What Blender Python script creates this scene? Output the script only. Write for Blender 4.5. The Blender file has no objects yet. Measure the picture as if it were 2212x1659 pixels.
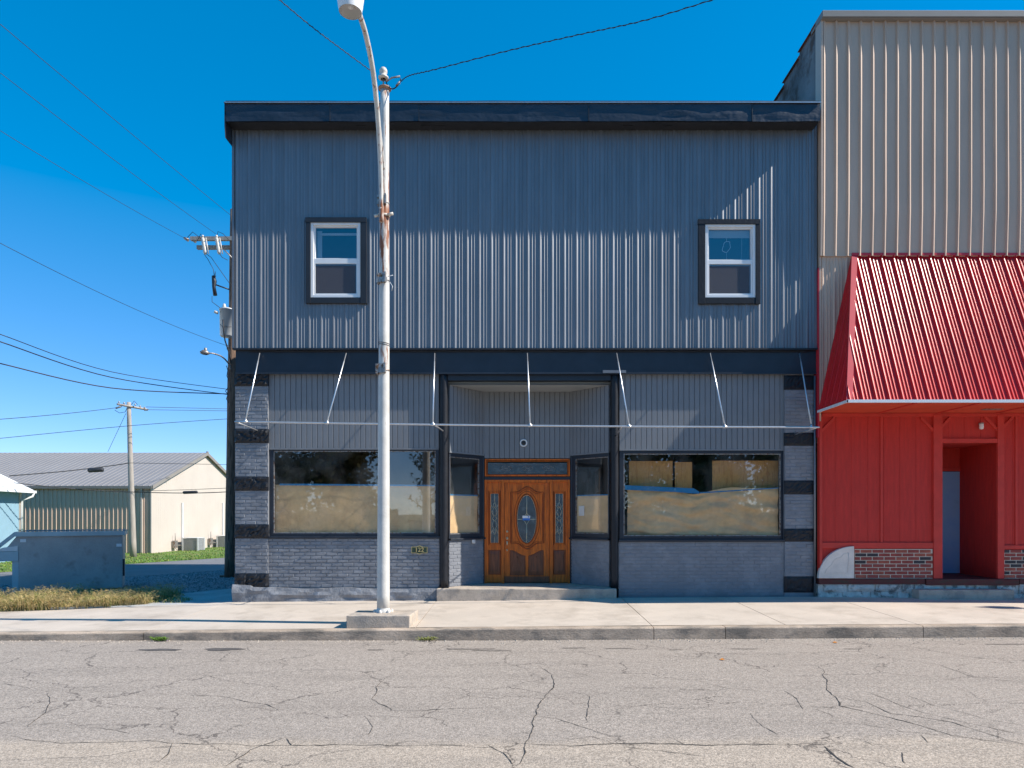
import bpy, math, random
from mathutils import Vector, noise
R = math.radians
random.seed(7)
# ------------------------------------------------------------------ camera, sky, sun, exposure
EYE, DIST, FPX = 1.66, 13.0, 1492.0        # eye height, metres from the facade plane (y = 0), focal length in px of a 2212 px wide frame
sc = bpy.context.scene
COL = sc.collection
cam_d = bpy.data.cameras.new('camera'); cam = bpy.data.objects.new('camera', cam_d); COL.objects.link(cam)
cam.location = (0, -DIST, EYE); cam.rotation_euler = (R(90), 0, 0)
cam_d.sensor_width = 36; cam_d.lens = FPX / 2212 * 36; cam_d.shift_y = 0.1268
cam_d.clip_start = .05; cam_d.clip_end = 3000
sc.camera = cam
SUN = Vector((2.23, -.31, 2.0)).normalized()
world = bpy.data.worlds.new('World'); sc.world = world; world.use_nodes = True
wn = world.node_tree; bg = wn.nodes['Background']
sky = wn.nodes.new('ShaderNodeTexSky'); sky.sky_type = 'NISHITA'; sky.sun_disc = False
sky.sun_elevation = math.asin(SUN.z); sky.sun_rotation = math.atan2(SUN.x, SUN.y)
sky.altitude = 200; sky.air_density = .55; sky.dust_density = 0; sky.ozone_density = 5
hs = wn.nodes.new('ShaderNodeHueSaturation'); hs.inputs['Saturation'].default_value = 1.3; hs.inputs['Hue'].default_value = .512; hs.inputs['Value'].default_value = 2.35
gm = wn.nodes.new('ShaderNodeGamma'); gm.inputs[1].default_value = .6
wn.links.new(sky.outputs[0], hs.inputs['Color']); wn.links.new(hs.outputs[0], gm.inputs[0]); wn.links.new(gm.outputs[0], bg.inputs[0])
bg.inputs[1].default_value = .15
sun_d = bpy.data.lights.new('sun', 'SUN'); sun_d.energy = 4.4; sun_d.angle = R(.5); sun_d.color = (1, .93, .83)
sun = bpy.data.objects.new('sun', sun_d); COL.objects.link(sun)
sun.rotation_euler = SUN.to_track_quat('Z', 'Y').to_euler()
sc.view_settings.view_transform = 'Standard'; sc.view_settings.look = 'None'
sc.view_settings.exposure = .78; sc.view_settings.gamma = 1; sc.view_settings.use_curve_mapping = False
sc.cycles.max_bounces = 8; sc.cycles.transparent_max_bounces = 12

# ------------------------------------------------------------------ helpers
def W(px, py, Y):                # a measured point at depth Y -> world
    s = (Y + DIST) / FPX
    return Vector(((px - 1106) * s, Y, EYE - (py - 1110) * s))
def WX(px, Y): return W(px, 0, Y).x
def WZ(py, Y): return W(0, py, Y).z
def lerp(a, b, t): return a + (b - a) * t
def table(tb, x):
    if x <= tb[0][0]: return tb[0][1]
    for (a, p), (b, q) in zip(tb, tb[1:]):
        if x <= b: return lerp(p, q, (x - a) / (b - a))
    return tb[-1][1]
def nz(x, y, z, s=1.0): return noise.noise(Vector((x * s, y * s, z * s)))

class MB:
    def __init__(s, T=None): s.v = []; s.f = []; s.mi = []; s.T = T; s.m = 0; s.sm = []; s.smooth = False
    def p(s, co):
        s.v.append(tuple(s.T(*co)) if s.T else tuple(co)); return len(s.v) - 1
    def face(s, idx):
        s.f.append(tuple(idx)); s.mi.append(s.m); s.sm.append(s.smooth)
    def poly(s, pts): s.face([s.p(q) for q in pts])
    def box(s, x0, x1, y0, y1, z0, z1):
        a = [s.p((x, y, z)) for x in (x0, x1) for y in (y0, y1) for z in (z0, z1)]
        for f in ((0, 1, 3, 2), (4, 6, 7, 5), (0, 4, 5, 1), (2, 3, 7, 6), (0, 2, 6, 4), (1, 5, 7, 3)):
            s.face([a[i] for i in f])
    def prism(s, base, off):     # polygon (3d pts) swept by an offset vector
        n = len(base); off = Vector(off)
        a = [s.p(Vector(q)) for q in base]; b = [s.p(Vector(q) + off) for q in base]
        s.face(a[::-1]); s.face(b)
        for i in range(n): s.face((a[i], a[(i + 1) % n], b[(i + 1) % n], b[i]))
    def tube(s, pts, r, n=10, cap=True, closed=False):
        pts = [Vector(q) for q in pts]; k = len(pts)
        rr = r if isinstance(r, (list, tuple)) else [r] * k
        rings = []; prev = None
        for i, q in enumerate(pts):
            if closed: d = pts[(i + 1) % k] - pts[i - 1]
            else: d = pts[min(i + 1, k - 1)] - pts[max(i - 1, 0)]
            d = d.normalized() if d.length > 1e-9 else Vector((0, 0, 1))
            ref = prev if prev else (Vector((0, 1, 0)) if abs(d.y) < .9 else Vector((1, 0, 0)))
            u = (ref - d * ref.dot(d))
            if u.length < 1e-6: u = d.orthogonal()
            u.normalize(); w = d.cross(u); prev = u
            rings.append([s.p(q + (u * math.cos(2 * math.pi * j / n) + w * math.sin(2 * math.pi * j / n)) * rr[i]) for j in range(n)])
        sm = s.smooth; s.smooth = True
        for i in range(k if closed else k - 1):
            a, b = rings[i], rings[(i + 1) % k]
            for j in range(n): s.face((a[j], a[(j + 1) % n], b[(j + 1) % n], b[j]))
        s.smooth = False
        if cap and not closed: s.face(rings[0][::-1]); s.face(rings[-1])
        s.smooth = sm
    def lathe(s, c, prof, n=20, ax='z'):   # profile of (r, h)
        c = Vector(c); rings = []
        for r, h in prof:
            ring = []
            for j in range(n):
                a = 2 * math.pi * j / n; u, w = r * math.cos(a), r * math.sin(a)
                ring.append(s.p(c + (Vector((u, w, h)) if ax == 'z' else Vector((u, h, w)) if ax == 'y' else Vector((h, u, w)))))
            rings.append(ring)
        sm = s.smooth; s.smooth = True
        for a, b in zip(rings, rings[1:]):
            for j in range(n): s.face((a[j], a[(j + 1) % n], b[(j + 1) % n], b[j]))
        s.smooth = sm
    def build(s, name, mat, parent=None, bevel=0):
        if parent is None:
            xs = [v[0] for v in s.v]; ys = [v[1] for v in s.v]; zs = [v[2] for v in s.v]
            org = Vector(((min(xs) + max(xs)) / 2, (min(ys) + max(ys)) / 2, min(zs)))
        else:
            q = parent
            while q.parent: q = q.parent
            org = Vector(q.location)
        me = bpy.data.meshes.new(name)
        me.from_pydata([(v[0] - org.x, v[1] - org.y, v[2] - org.z) for v in s.v], [], s.f)
        for m in (mat if isinstance(mat, (list, tuple)) else [mat]): me.materials.append(m)
        me.polygons.foreach_set('material_index', s.mi); me.polygons.foreach_set('use_smooth', s.sm)
        me.update()
        o = bpy.data.objects.new(name, me); COL.objects.link(o)
        if parent is None: o.location = org
        else: o.parent = parent
        if bevel:
            b = o.modifiers.new('bevel', 'BEVEL'); b.width = bevel; b.segments = 2; b.limit_method = 'ANGLE'; b.angle_limit = R(40)
        return o
def tag(o, label=None, cat=None, group=None, kind=None):
    if label: o['label'] = label
    if cat: o['category'] = cat
    if group: o['group'] = group
    if kind: o['kind'] = kind
    return o
def thing(name, label, cat, loc, group=None):
    o = bpy.data.objects.new(name, None); COL.objects.link(o); o.location = loc; o.empty_display_size = .3
    return tag(o, label, cat, group)
def one(name, label, cat, mb, mat, group=None, bevel=0): return tag(mb.build(name, mat, None, bevel), label, cat, group)

# ------------------------------------------------------------------ materials
def pm(name, col, rough=.6, metal=0, var=.12, vs=3.0, col2=None, c2s=4.0, c2lo=.5, c2hi=.6, bump=0, bs=60, bump2=0, bs2=3,
       spec=.5, stretch=(1, 1, 1), coat=0, fine=0, fs=200, emit=None):
    m = bpy.data.materials.new(name); m.use_nodes = True; nt = m.node_tree; N = nt.nodes; L = nt.links
    b = N['Principled BSDF']; b.inputs['Roughness'].default_value = rough; b.inputs['Metallic'].default_value = metal
    b.inputs['Specular IOR Level'].default_value = spec; b.inputs['Coat Weight'].default_value = coat
    tc = N.new('ShaderNodeTexCoord'); mp = N.new('ShaderNodeMapping'); mp.inputs['Scale'].default_value = stretch
    L.new(tc.outputs['Object'], mp.inputs['Vector'])
    def nois(scale, det=4, rough_=.6):
        n = N.new('ShaderNodeTexNoise'); n.inputs['Scale'].default_value = scale; n.inputs['Detail'].default_value = det
        n.inputs['Roughness'].default_value = rough_; L.new(mp.outputs[0], n.inputs['Vector']); return n.outputs['Fac']
    def mulv(cin, fac, lo, hi):
        mr = N.new('ShaderNodeMapRange'); mr.inputs['From Min'].default_value = .3; mr.inputs['From Max'].default_value = .7
        mr.inputs['To Min'].default_value = lo; mr.inputs['To Max'].default_value = hi; L.new(fac, mr.inputs['Value'])
        vm = N.new('ShaderNodeVectorMath'); vm.operation = 'SCALE'; L.new(cin, vm.inputs[0]); L.new(mr.outputs[0], vm.inputs['Scale']); return vm.outputs[0]
    rgb = N.new('ShaderNodeRGB'); rgb.outputs[0].default_value = (*col, 1); c = rgb.outputs[0]
    if col2:
        mr = N.new('ShaderNodeMapRange'); mr.inputs['From Min'].default_value = c2lo; mr.inputs['From Max'].default_value = c2hi
        L.new(nois(c2s, 6, .65), mr.inputs['Value'])
        mx = N.new('ShaderNodeMix'); mx.data_type = 'RGBA'; mx.inputs['B'].default_value = (*col2, 1)
        L.new(mr.outputs[0], mx.inputs['Factor']); L.new(c, mx.inputs['A']); c = mx.outputs['Result']
    if var: c = mulv(c, nois(vs), 1 - var, 1 + var)
    if fine: c = mulv(c, nois(fs, 2), 1 - fine, 1 + fine)
    L.new(c, b.inputs['Base Color'])
    nrm = None
    for st, scl in ((bump2, bs2), (bump, bs)):
        if st:
            bp = N.new('ShaderNodeBump'); bp.inputs['Strength'].default_value = 1; bp.inputs['Distance'].default_value = st
            L.new(nois(scl, 3), bp.inputs['Height'])
            if nrm: L.new(nrm, bp.inputs['Normal'])
            nrm = bp.outputs[0]
    if nrm: L.new(nrm, b.inputs['Normal'])
    return m
M = {}
M['siding'] = pm('siding_grey_paint', (.205, .212, .228), .5, .6, var=.11, vs=1.6, bump2=.01, bs2=1.6, spec=.7, fine=.05, fs=90, stretch=(2.2, 1, .35))
M['brown'] = pm('siding_tan_paint', (.575, .415, .31), .5, .0, var=.09, vs=1.6, bump2=.012, bs2=1.1, fine=.03, fs=60, stretch=(2.2, 1, .35))
M['red_metal'] = pm('awning_red_paint', (.58, .016, .018), .3, 0, var=.16, vs=1.0, spec=.28, bump2=.0015, bs2=2.0)
M['red_trim'] = pm('awning_red_trim', (.55, .025, .04), .4, 0, var=.06)
M['navy'] = pm('navy_paint', (.016, .022, .034), .42, 0, var=.2, vs=3, bump=.002, bs=25, bump2=.006, bs2=3)
M['membrane'] = pm('navy_roof_membrane', (.022, .03, .046), .38, 0, var=.2, vs=2, bump2=.035, bs2=2.2, stretch=(1, 1, 1.4))
M['black'] = pm('black_paint', (.018, .02, .026), .5, 0, var=.2, bump=.003, bs=40)
M['blackstone'] = pm('black_painted_stone', (.013, .014, .018), .45, 0, var=.2, vs=8, bump=.004, bs=22, spec=.35)
M['board'] = pm('grey_board_paint', (.19, .20, .215), .5, 0, var=.06, vs=2, bump=.0006, bs=150)
M['brick'] = pm('grey_painted_brick', (.195, .205, .228), .45, 0, var=.07, vs=5, bump=.001, bs=70, col2=(.225, .235, .258), c2s=2.5)
M['plinth'] = pm('grey_painted_render', (.20, .205, .22), .55, 0, var=.2, vs=5, bump=.006, bs=25, bump2=.03, bs2=5, col2=(.27, .275, .29), c2s=4)
M['galv'] = pm('galvanised_tube', (.62, .63, .65), .3, .7, var=.08, vs=10)
M['white_frame'] = pm('white_vinyl', (.78, .78, .78), .4, 0, var=.03)
M['concrete'] = pm('pavement_concrete', (.52, .445, .37), .85, 0, var=.09, vs=1.3, bump=.002, bs=120, fine=.10, fs=140, col2=(.37, .31, .25), c2s=1.6, c2lo=.5, c2hi=.75)
M['kerb'] = pm('kerb_concrete', (.40, .315, .24), .9, 0, var=.28, vs=3, bump=.006, bs=50, fine=.2, fs=90, col2=(.22, .185, .15), c2s=5, c2lo=.48, c2hi=.62, stretch=(.5, 1, 1))
M['block'] = pm('rough_concrete', (.44, .37, .30), .9, 0, var=.2, vs=4, bump=.008, bs=45, fine=.16, fs=110, col2=(.33, .29, .25), c2s=5)
M['oldpad'] = pm('old_concrete', (.36, .36, .35), .9, 0, var=.2, vs=2, bump=.006, bs=40, fine=.2, fs=80)
M['wood'] = pm('orange_varnished_wood', (.62, .135, .009), .38, 0, var=.25, vs=3, col2=(.26, .05, .006), c2s=5, c2lo=.45, c2hi=.75, bump=.0015, bs=30, stretch=(7, 7, .7), spec=.35)
M['wood_mid'] = pm('brown_varnished_wood', (.34, .066, .008), .4, 0, var=.25, vs=3, col2=(.14, .03, .006), c2s=5, c2lo=.45, c2hi=.75, stretch=(7, 7, .7), spec=.35)
M['wood_dark'] = pm('worn_brown_wood', (.20, .058, .02), .5, 0, var=.3, vs=3, col2=(.09, .03, .014), c2s=5, c2lo=.45, c2hi=.7, bump=.0015, bs=30, stretch=(7, 7, .7))
M['lead'] = pm('brass_came', (.75, .7, .5), .35, .1, var=.1)
M['brass'] = pm('brass', (.7, .62, .42), .3, .3, var=.1)
M['paper'] = pm('brown_kraft_paper', (.80, .55, .29), .8, 0, var=.12, vs=3, bump2=.01, bs2=5, col2=(.70, .47, .25), c2s=2)
M['plywood'] = pm('plywood', (.62, .33, .10), .6, 0, var=.15, vs=4, col2=(.45, .21, .06), c2s=4, stretch=(5, 1, .8))
M['tape'] = pm('blue_tape', (.02, .22, .45), .6, 0, var=.1)
M['interior'] = pm('interior_plaster', (.12, .11, .10), .9, 0, var=.1)
M['blind'] = pm('white_blind', (.6, .6, .6), .6, 0, var=.05)
M['red_wall'] = pm('red_painted_plywood', (.53, .03, .02), .75, 0, var=.13, vs=5, bump=.002, bs=40, stretch=(4, 4, .5), fine=.1, fs=60)
M['red_post'] = pm('red_painted_lumber', (.58, .042, .028), .7, 0, var=.12, vs=4, bump=.002, bs=40)
M['red_dark'] = pm('dark_red_wood', (.12, .022, .018), .7, 0, var=.3, vs=6, col2=(.06, .03, .02), c2s=6, stretch=(.6, 1, 3))
M['rb1'] = pm('red_brick', (.30, .06, .045), .8, 0, var=.2, vs=8, bump=.003, bs=60)
M['rb2'] = pm('orange_red_brick', (.36, .09, .055), .8, 0, var=.2, vs=8, bump=.003, bs=60)
M['rb3'] = pm('charcoal_brick', (.05, .042, .045), .8, 0, var=.2, vs=8, bump=.003, bs=60)
M['mortar'] = pm('pale_mortar', (.6, .52, .42), .9, 0, var=.1)
M['limestone'] = pm('carved_limestone', (.78, .67, .58), .85, 0, var=.12, vs=6, bump=.003, bs=50)
M['foundation'] = pm('rubble_stone', (.56, .53, .48), .9, 0, var=.25, vs=7, bump=.012, bs=24, col2=(.22, .2, .18), c2s=6)
M['bluedoor'] = pm('blue_steel_door', (.27, .46, .68), .5, 0, var=.2, vs=3, col2=(.15, .29, .5), c2s=3, c2lo=.4, c2hi=.7)
M['asphalt'] = None
M['gravel'] = pm('gravel', (.22, .24, .25), .95, 0, var=.3, vs=6, fine=.5, fs=28, bump=.04, bs=26)
M['alley'] = pm('alley_asphalt', (.17, .168, .175), .9, 0, var=.1, vs=.8, fine=.12, fs=60, bump=.004, bs=60)
M['earth'] = pm('dry_grass_ground', (.06, .075, .03), .95, 0, var=.3, vs=1.3, fine=.3, fs=20, bump=.03, bs=20)
M['lawn'] = pm('lawn_green', (.10, .18, .025), .95, 0, var=.3, vs=1.2, fine=.3, fs=22, bump=.04, bs=25, col2=(.20, .20, .06), c2s=.8)
M['blade'] = pm('green_grass', (.11, .20, .025), .9, 0, var=.3, vs=1)
M['straw'] = pm('dry_straw', (.50, .38, .17), .85, 0, var=.25, vs=6)
M['straw2'] = pm('green_straw', (.22, .24, .06), .85, 0, var=.25, vs=6)
M['timber'] = pm('weathered_pole_wood', (.20, .125, .085), .85, 0, var=.3, vs=3, col2=(.08, .045, .03), c2s=5, stretch=(5, 5, .5), bump=.008, bs=12)
M['timber_grey'] = pm('grey_pole_wood', (.36, .32, .28), .85, 0, var=.2, vs=3, stretch=(5, 5, .5), bump=.005, bs=12)
M['wire'] = pm('black_cable', (.022, .024, .03), .6, 0, var=0)
M['transformer'] = pm('transformer_grey', (.55, .56, .56), .45, .1, var=.06)
M['porcelain'] = pm('porcelain', (.62, .57, .5), .35, 0, var=.1)
M['hardware'] = pm('galvanised_hardware', (.35, .34, .33), .5, .6, var=.3, vs=30, col2=(.2, .1, .05), c2s=20)
M['dumpster'] = pm('grey_blue_dumpster_steel', (.34, .34, .33), .45, .05, col2=(.22, .20, .18), c2s=2.5, c2lo=.55, c2hi=.7, var=.16, vs=1.5, bump2=.02, bs2=1.3, spec=.6, fine=.07, fs=40)
M['dumpster_trim'] = pm('pale_blue_steel_rim', (.38, .46, .48), .5, .1, var=.1)
M['lid'] = pm('black_plastic_lid', (.015, .015, .017), .5, 0, var=.1)
M['cream'] = pm('cream_metal_siding', (.535, .47, .41), .55, 0, var=.04, vs=.8)
M['tan_wall'] = pm('tan_metal_siding', (.62, .455, .36), .55, 0, var=.04, vs=.8)
M['grey_roof'] = pm('grey_metal_roof', (.23, .22, .22), .6, .0, var=.05, vs=.8)
M['roof_trim'] = pm('taupe_roof_trim', (.25, .225, .20), .6, 0, var=.05)
M['white_roof'] = pm('white_metal_roof', (.75, .77, .8), .5, 0, var=.04)
M['blue_wall'] = pm('pale_blue_siding', (.22, .36, .45), .6, 0, var=.05)
M['old_wall'] = pm('grey_stucco_brick', (.20, .19, .185), .9, 0, var=.35, vs=1.6, bump=.02, bs=14, col2=(.10, .065, .05), c2s=2.2, c2lo=.5, c2hi=.65)
M['coping'] = pm('terracotta_coping', (.26, .10, .06), .8, 0, var=.3, vs=4, bump=.01, bs=20, col2=(.12, .07, .06), c2s=5)
M['plaque'] = pm('dark_green_plaque', (.02, .045, .028), .4, 0, var=.1)
M['gold'] = pm('gold_paint', (.6, .48, .22), .4, .4, var=.1)
M['white'] = pm('white_plastic', (.75, .75, .75), .4, 0, var=.04)
M['stickerblue'] = pm('sticker_blue', (.02, .16, .55), .4, 0, var=.03)
M['leaf'] = pm('tree_leaf', (.22, .18, .07), .8, 0, var=.3, vs=2)
M['leaf_dark'] = pm('conifer_leaf', (.14, .16, .06), .8, 0, var=.3, vs=2)
M['leaf_orange'] = pm('autumn_leaf', (.55, .2, .03), .8, 0, var=.2)
M['bark'] = pm('bark', (.10, .08, .06), .9, 0, var=.3, bump=.02, bs=8)
M['crack'] = pm('asphalt_crack', (.045, .04, .037), 1, 0, var=.3, vs=8)
M['stain'] = pm('asphalt_stain', (.09, .078, .07), .8, 0, var=.3, vs=12, fine=.3, fs=60)
M['faint_stain'] = pm('faint_asphalt_stain', (.20, .17, .145), .85, 0, var=.3, vs=14, fine=.35, fs=60)
M['acgrey'] = pm('ac_unit_grey', (.62, .62, .62), .5, .2, var=.05)
M['purple'] = pm('purple_wrapper', (.2, .05, .5), .5, 0, var=.1)

def white_pole():
    m = pm('rusty_white_paint', (.58, .56, .52), .5, 0, var=.14, vs=4, bump=.002, bs=30)
    nt = m.node_tree; N = nt.nodes; L = nt.links; b = N['Principled BSDF']
    src = b.inputs['Base Color'].links[0].from_socket
    tc = N.new('ShaderNodeTexCoord'); mp = N.new('ShaderNodeMapping'); mp.inputs['Scale'].default_value = (9, 9, 1.1)
    L.new(tc.outputs['Object'], mp.inputs['Vector'])
    n = N.new('ShaderNodeTexNoise'); n.inputs['Scale'].default_value = 1.7; n.inputs['Detail'].default_value = 8; n.inputs['Roughness'].default_value = .7
    L.new(mp.outputs[0], n.inputs['Vector'])
    sep = N.new('ShaderNodeSeparateXYZ'); L.new(tc.outputs['Object'], sep.inputs[0])
    fc = N.new('ShaderNodeFloatCurve'); dv = N.new('ShaderNodeMath'); dv.operation = 'DIVIDE'; dv.inputs[1].default_value = 9.0
    L.new(sep.outputs['Z'], dv.inputs[0]); L.new(dv.outputs[0], fc.inputs['Value'])
    cv = fc.mapping.curves[0]
    pts = [(0, .50), (.04, .36), (.40, .38), (.44, .44), (.50, .40), (.60, .47), (.63, .53), (.69, .55), (.72, .45), (.82, .40), (.93, .44), (1, .42)]
    cv.points[0].location = pts[0]; cv.points[1].location = pts[-1]
    for q in pts[1:-1]: cv.points.new(*q)
    fc.mapping.update()
    ad = N.new('ShaderNodeMath'); ad.operation = 'ADD'; L.new(n.outputs['Fac'], ad.inputs[0]); L.new(fc.outputs[0], ad.inputs[1])
    mr = N.new('ShaderNodeMapRange'); mr.inputs['From Min'].default_value = .97; mr.inputs['From Max'].default_value = 1.05; L.new(ad.outputs[0], mr.inputs['Value'])
    mx = N.new('ShaderNodeMix'); mx.data_type = 'RGBA'; mx.inputs['B'].default_value = (.26, .085, .03, 1)
    L.new(mr.outputs[0], mx.inputs['Factor']); L.new(src, mx.inputs['A']); L.new(mx.outputs['Result'], b.inputs['Base Color'])
    return m
M['pole'] = white_pole()

def asphalt():
    m = bpy.data.materials.new('worn_asphalt'); m.use_nodes = True; nt = m.node_tree; N = nt.nodes; L = nt.links
    b = N['Principled BSDF']; b.inputs['Roughness'].default_value = .9; b.inputs['Specular IOR Level'].default_value = .3
    tc = N.new('ShaderNodeTexCoord')
    def nois(s, d=3, r=.6, v=None):
        n = N.new('ShaderNodeTexNoise'); n.inputs['Scale'].default_value = s; n.inputs['Detail'].default_value = d; n.inputs['Roughness'].default_value = r
        L.new(v or tc.outputs['Object'], n.inputs['Vector']); return n
    def ramp(f, a, bb, lo, hi):
        mr = N.new('ShaderNodeMapRange'); mr.inputs['From Min'].default_value = a; mr.inputs['From Max'].default_value = bb
        mr.inputs['To Min'].default_value = lo; mr.inputs['To Max'].default_value = hi; L.new(f, mr.inputs['Value']); return mr.outputs[0]
    def mixc(f, A, B):
        mx = N.new('ShaderNodeMix'); mx.data_type = 'RGBA'; L.new(f, mx.inputs['Factor'])
        for k, v in (('A', A), ('B', B)):
            if isinstance(v, tuple): mx.inputs[k].default_value = (*v, 1)
            else: L.new(v, mx.inputs[k])
        return mx.outputs['Result']
    sep = N.new('ShaderNodeSeparateXYZ'); L.new(tc.outputs['Object'], sep.inputs[0])
    # paler, sandier lane in the middle of the street
    jit = nois(1.2, 4); add = N.new('ShaderNodeMath'); add.operation = 'MULTIPLY_ADD'; add.inputs[1].default_value = .5
    L.new(jit.outputs['Fac'], add.inputs[0]); L.new(sep.outputs['Y'], add.inputs[2])
    lane = ramp(add.outputs[0], ROADC_LANE + .1, ROADC_LANE - .1, 0, .8)
    c = mixc(lane, (.335, .287, .245), (.41, .34, .27))
    mp = N.new('ShaderNodeMapping'); mp.inputs['Scale'].default_value = (.25, 1.6, 1); L.new(tc.outputs['Object'], mp.inputs['Vector'])
    st = nois(1.3, 6, .65, mp.outputs[0])
    c = mixc(ramp(st.outputs['Fac'], .45, .75, 0, .65), c, (.25, .215, .185))
    vm = N.new('ShaderNodeVectorMath'); vm.operation = 'SCALE'; L.new(c, vm.inputs[0]); L.new(ramp(nois(70, 2, .7).outputs['Fac'], .32, .68, .64, 1.3), vm.inputs['Scale']); c = vm.outputs[0]
    vo = N.new('ShaderNodeTexVoronoi'); vo.inputs['Scale'].default_value = 55; L.new(tc.outputs['Object'], vo.inputs['Vector'])
    c2 = N.new('ShaderNodeVectorMath'); c2.operation = 'SCALE'; L.new(c, c2.inputs[0])
    sp = N.new('ShaderNodeSeparateColor'); L.new(vo.outputs['Color'], sp.inputs[0]); L.new(ramp(sp.outputs[0], 0, 1, .78, 1.22), c2.inputs['Scale']); c = c2.outputs[0]
    # hairline cracks
    wv = nois(2.5, 5, .6); wm = N.new('ShaderNodeVectorMath'); wm.operation = 'MULTIPLY_ADD'; wm.inputs[1].default_value = (.5, .5, .5)
    L.new(wv.outputs['Color'], wm.inputs[0]); L.new(tc.outputs['Object'], wm.inputs[2])
    mq = N.new('ShaderNodeMapping'); mq.inputs['Scale'].default_value = (.55, .9, 1); L.new(wm.outputs[0], mq.inputs['Vector'])
    vd = N.new('ShaderNodeTexVoronoi'); vd.feature = 'DISTANCE_TO_EDGE'; vd.inputs['Scale'].default_value = 1.25; L.new(mq.outputs[0], vd.inputs['Vector'])
    crk = ramp(vd.outputs['Distance'], .003, .010, 1, 0)
    br = ramp(nois(.9, 3).outputs['Fac'], .38, .5, 0, .8); ml = N.new('ShaderNodeMath'); ml.operation = 'MULTIPLY'; L.new(crk, ml.inputs[0]); L.new(br, ml.inputs[1])
    c = mixc(ml.outputs[0], c, (.09, .075, .066))
    L.new(c, b.inputs['Base Color'])
    bp = N.new('ShaderNodeBump'); bp.inputs['Distance'].default_value = .006; L.new(nois(75, 2, .7).outputs['Fac'], bp.inputs['Height']); L.new(bp.outputs[0], b.inputs['Normal'])
    return m

def glass(name, refl=.25, tint=(.75, .8, .82), dirt=.0):
    m = bpy.data.materials.new(name); m.use_nodes = True; nt = m.node_tree; N = nt.nodes; L = nt.links
    N.remove(N['Principled BSDF']); out = N['Material Output']
    tr = N.new('ShaderNodeBsdfTransparent'); tr.inputs[0].default_value = (*tint, 1)
    gl = N.new('ShaderNodeBsdfGlossy'); gl.inputs['Roughness'].default_value = .015
    fr = N.new('ShaderNodeLayerWeight'); fr.inputs['Blend'].default_value = .5
    pw = N.new('ShaderNodeMath'); pw.operation = 'POWER'; pw.inputs[1].default_value = 5; L.new(fr.outputs['Facing'], pw.inputs[0])
    ad = N.new('ShaderNodeMath'); ad.operation = 'MULTIPLY_ADD'; ad.use_clamp = True; L.new(pw.outputs[0], ad.inputs[0]); ad.inputs[1].default_value = .8; ad.inputs[2].default_value = refl + .04
    mx = N.new('ShaderNodeMixShader'); L.new(ad.outputs[0], mx.inputs[0]); L.new(tr.outputs[0], mx.inputs[1]); L.new(gl.outputs[0], mx.inputs[2])
    tc = N.new('ShaderNodeTexCoord'); n = N.new('ShaderNodeTexNoise'); n.inputs['Scale'].default_value = 1.4; n.inputs['Detail'].default_value = 2
    L.new(tc.outputs['Object'], n.inputs['Vector']); bp = N.new('ShaderNodeBump'); bp.inputs['Distance'].default_value = .0005
    L.new(n.outputs['Fac'], bp.inputs['Height']); L.new(bp.outputs[0], gl.inputs['Normal'])
    s = mx.outputs[0]
    if dirt:
        df = N.new('ShaderNodeBsdfDiffuse'); df.inputs[0].default_value = (.6, .6, .58, 1)
        n2 = N.new('ShaderNodeTexNoise'); n2.inputs['Scale'].default_value = 2.2; n2.inputs['Detail'].default_value = 5; L.new(tc.outputs['Object'], n2.inputs['Vector'])
        mr = N.new('ShaderNodeMapRange'); mr.inputs['From Min'].default_value = .42; mr.inputs['From Max'].default_value = .75; mr.inputs['To Max'].default_value = dirt; L.new(n2.outputs['Fac'], mr.inputs['Value'])
        m2 = N.new('ShaderNodeMixShader'); L.new(mr.outputs[0], m2.inputs[0]); L.new(s, m2.inputs[1]); L.new(df.outputs[0], m2.inputs[2]); s = m2.outputs[0]
    L.new(s, out.inputs[0]); return m
M['glass'] = glass('shop_window_glass', .13, (.97, .97, .97), .10)
M['glass_up'] = glass('sash_glass', .2, (.7, .75, .8))
def screen():
    m = bpy.data.materials.new('insect_mesh'); m.use_nodes = True; nt = m.node_tree; N = nt.nodes; L = nt.links
    tr = N.new('ShaderNodeBsdfTransparent'); mx = N.new('ShaderNodeMixShader'); mx.inputs[0].default_value = .72
    b = N['Principled BSDF']; b.inputs['Base Color'].default_value = (.09, .085, .10, 1); b.inputs['Roughness'].default_value = .8
    L.new(tr.outputs[0], mx.inputs[1]); L.new(b.outputs[0], mx.inputs[2]); L.new(mx.outputs[0], N['Material Output'].inputs[0]); return m
M['screen'] = screen()
M['glass_art'] = pm('textured_art_glass', (.03, .045, .055), .16, 0, var=.3, vs=8, bump=.003, bs=60, spec=.8, col2=(.07, .09, .10), c2s=12)

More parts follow.
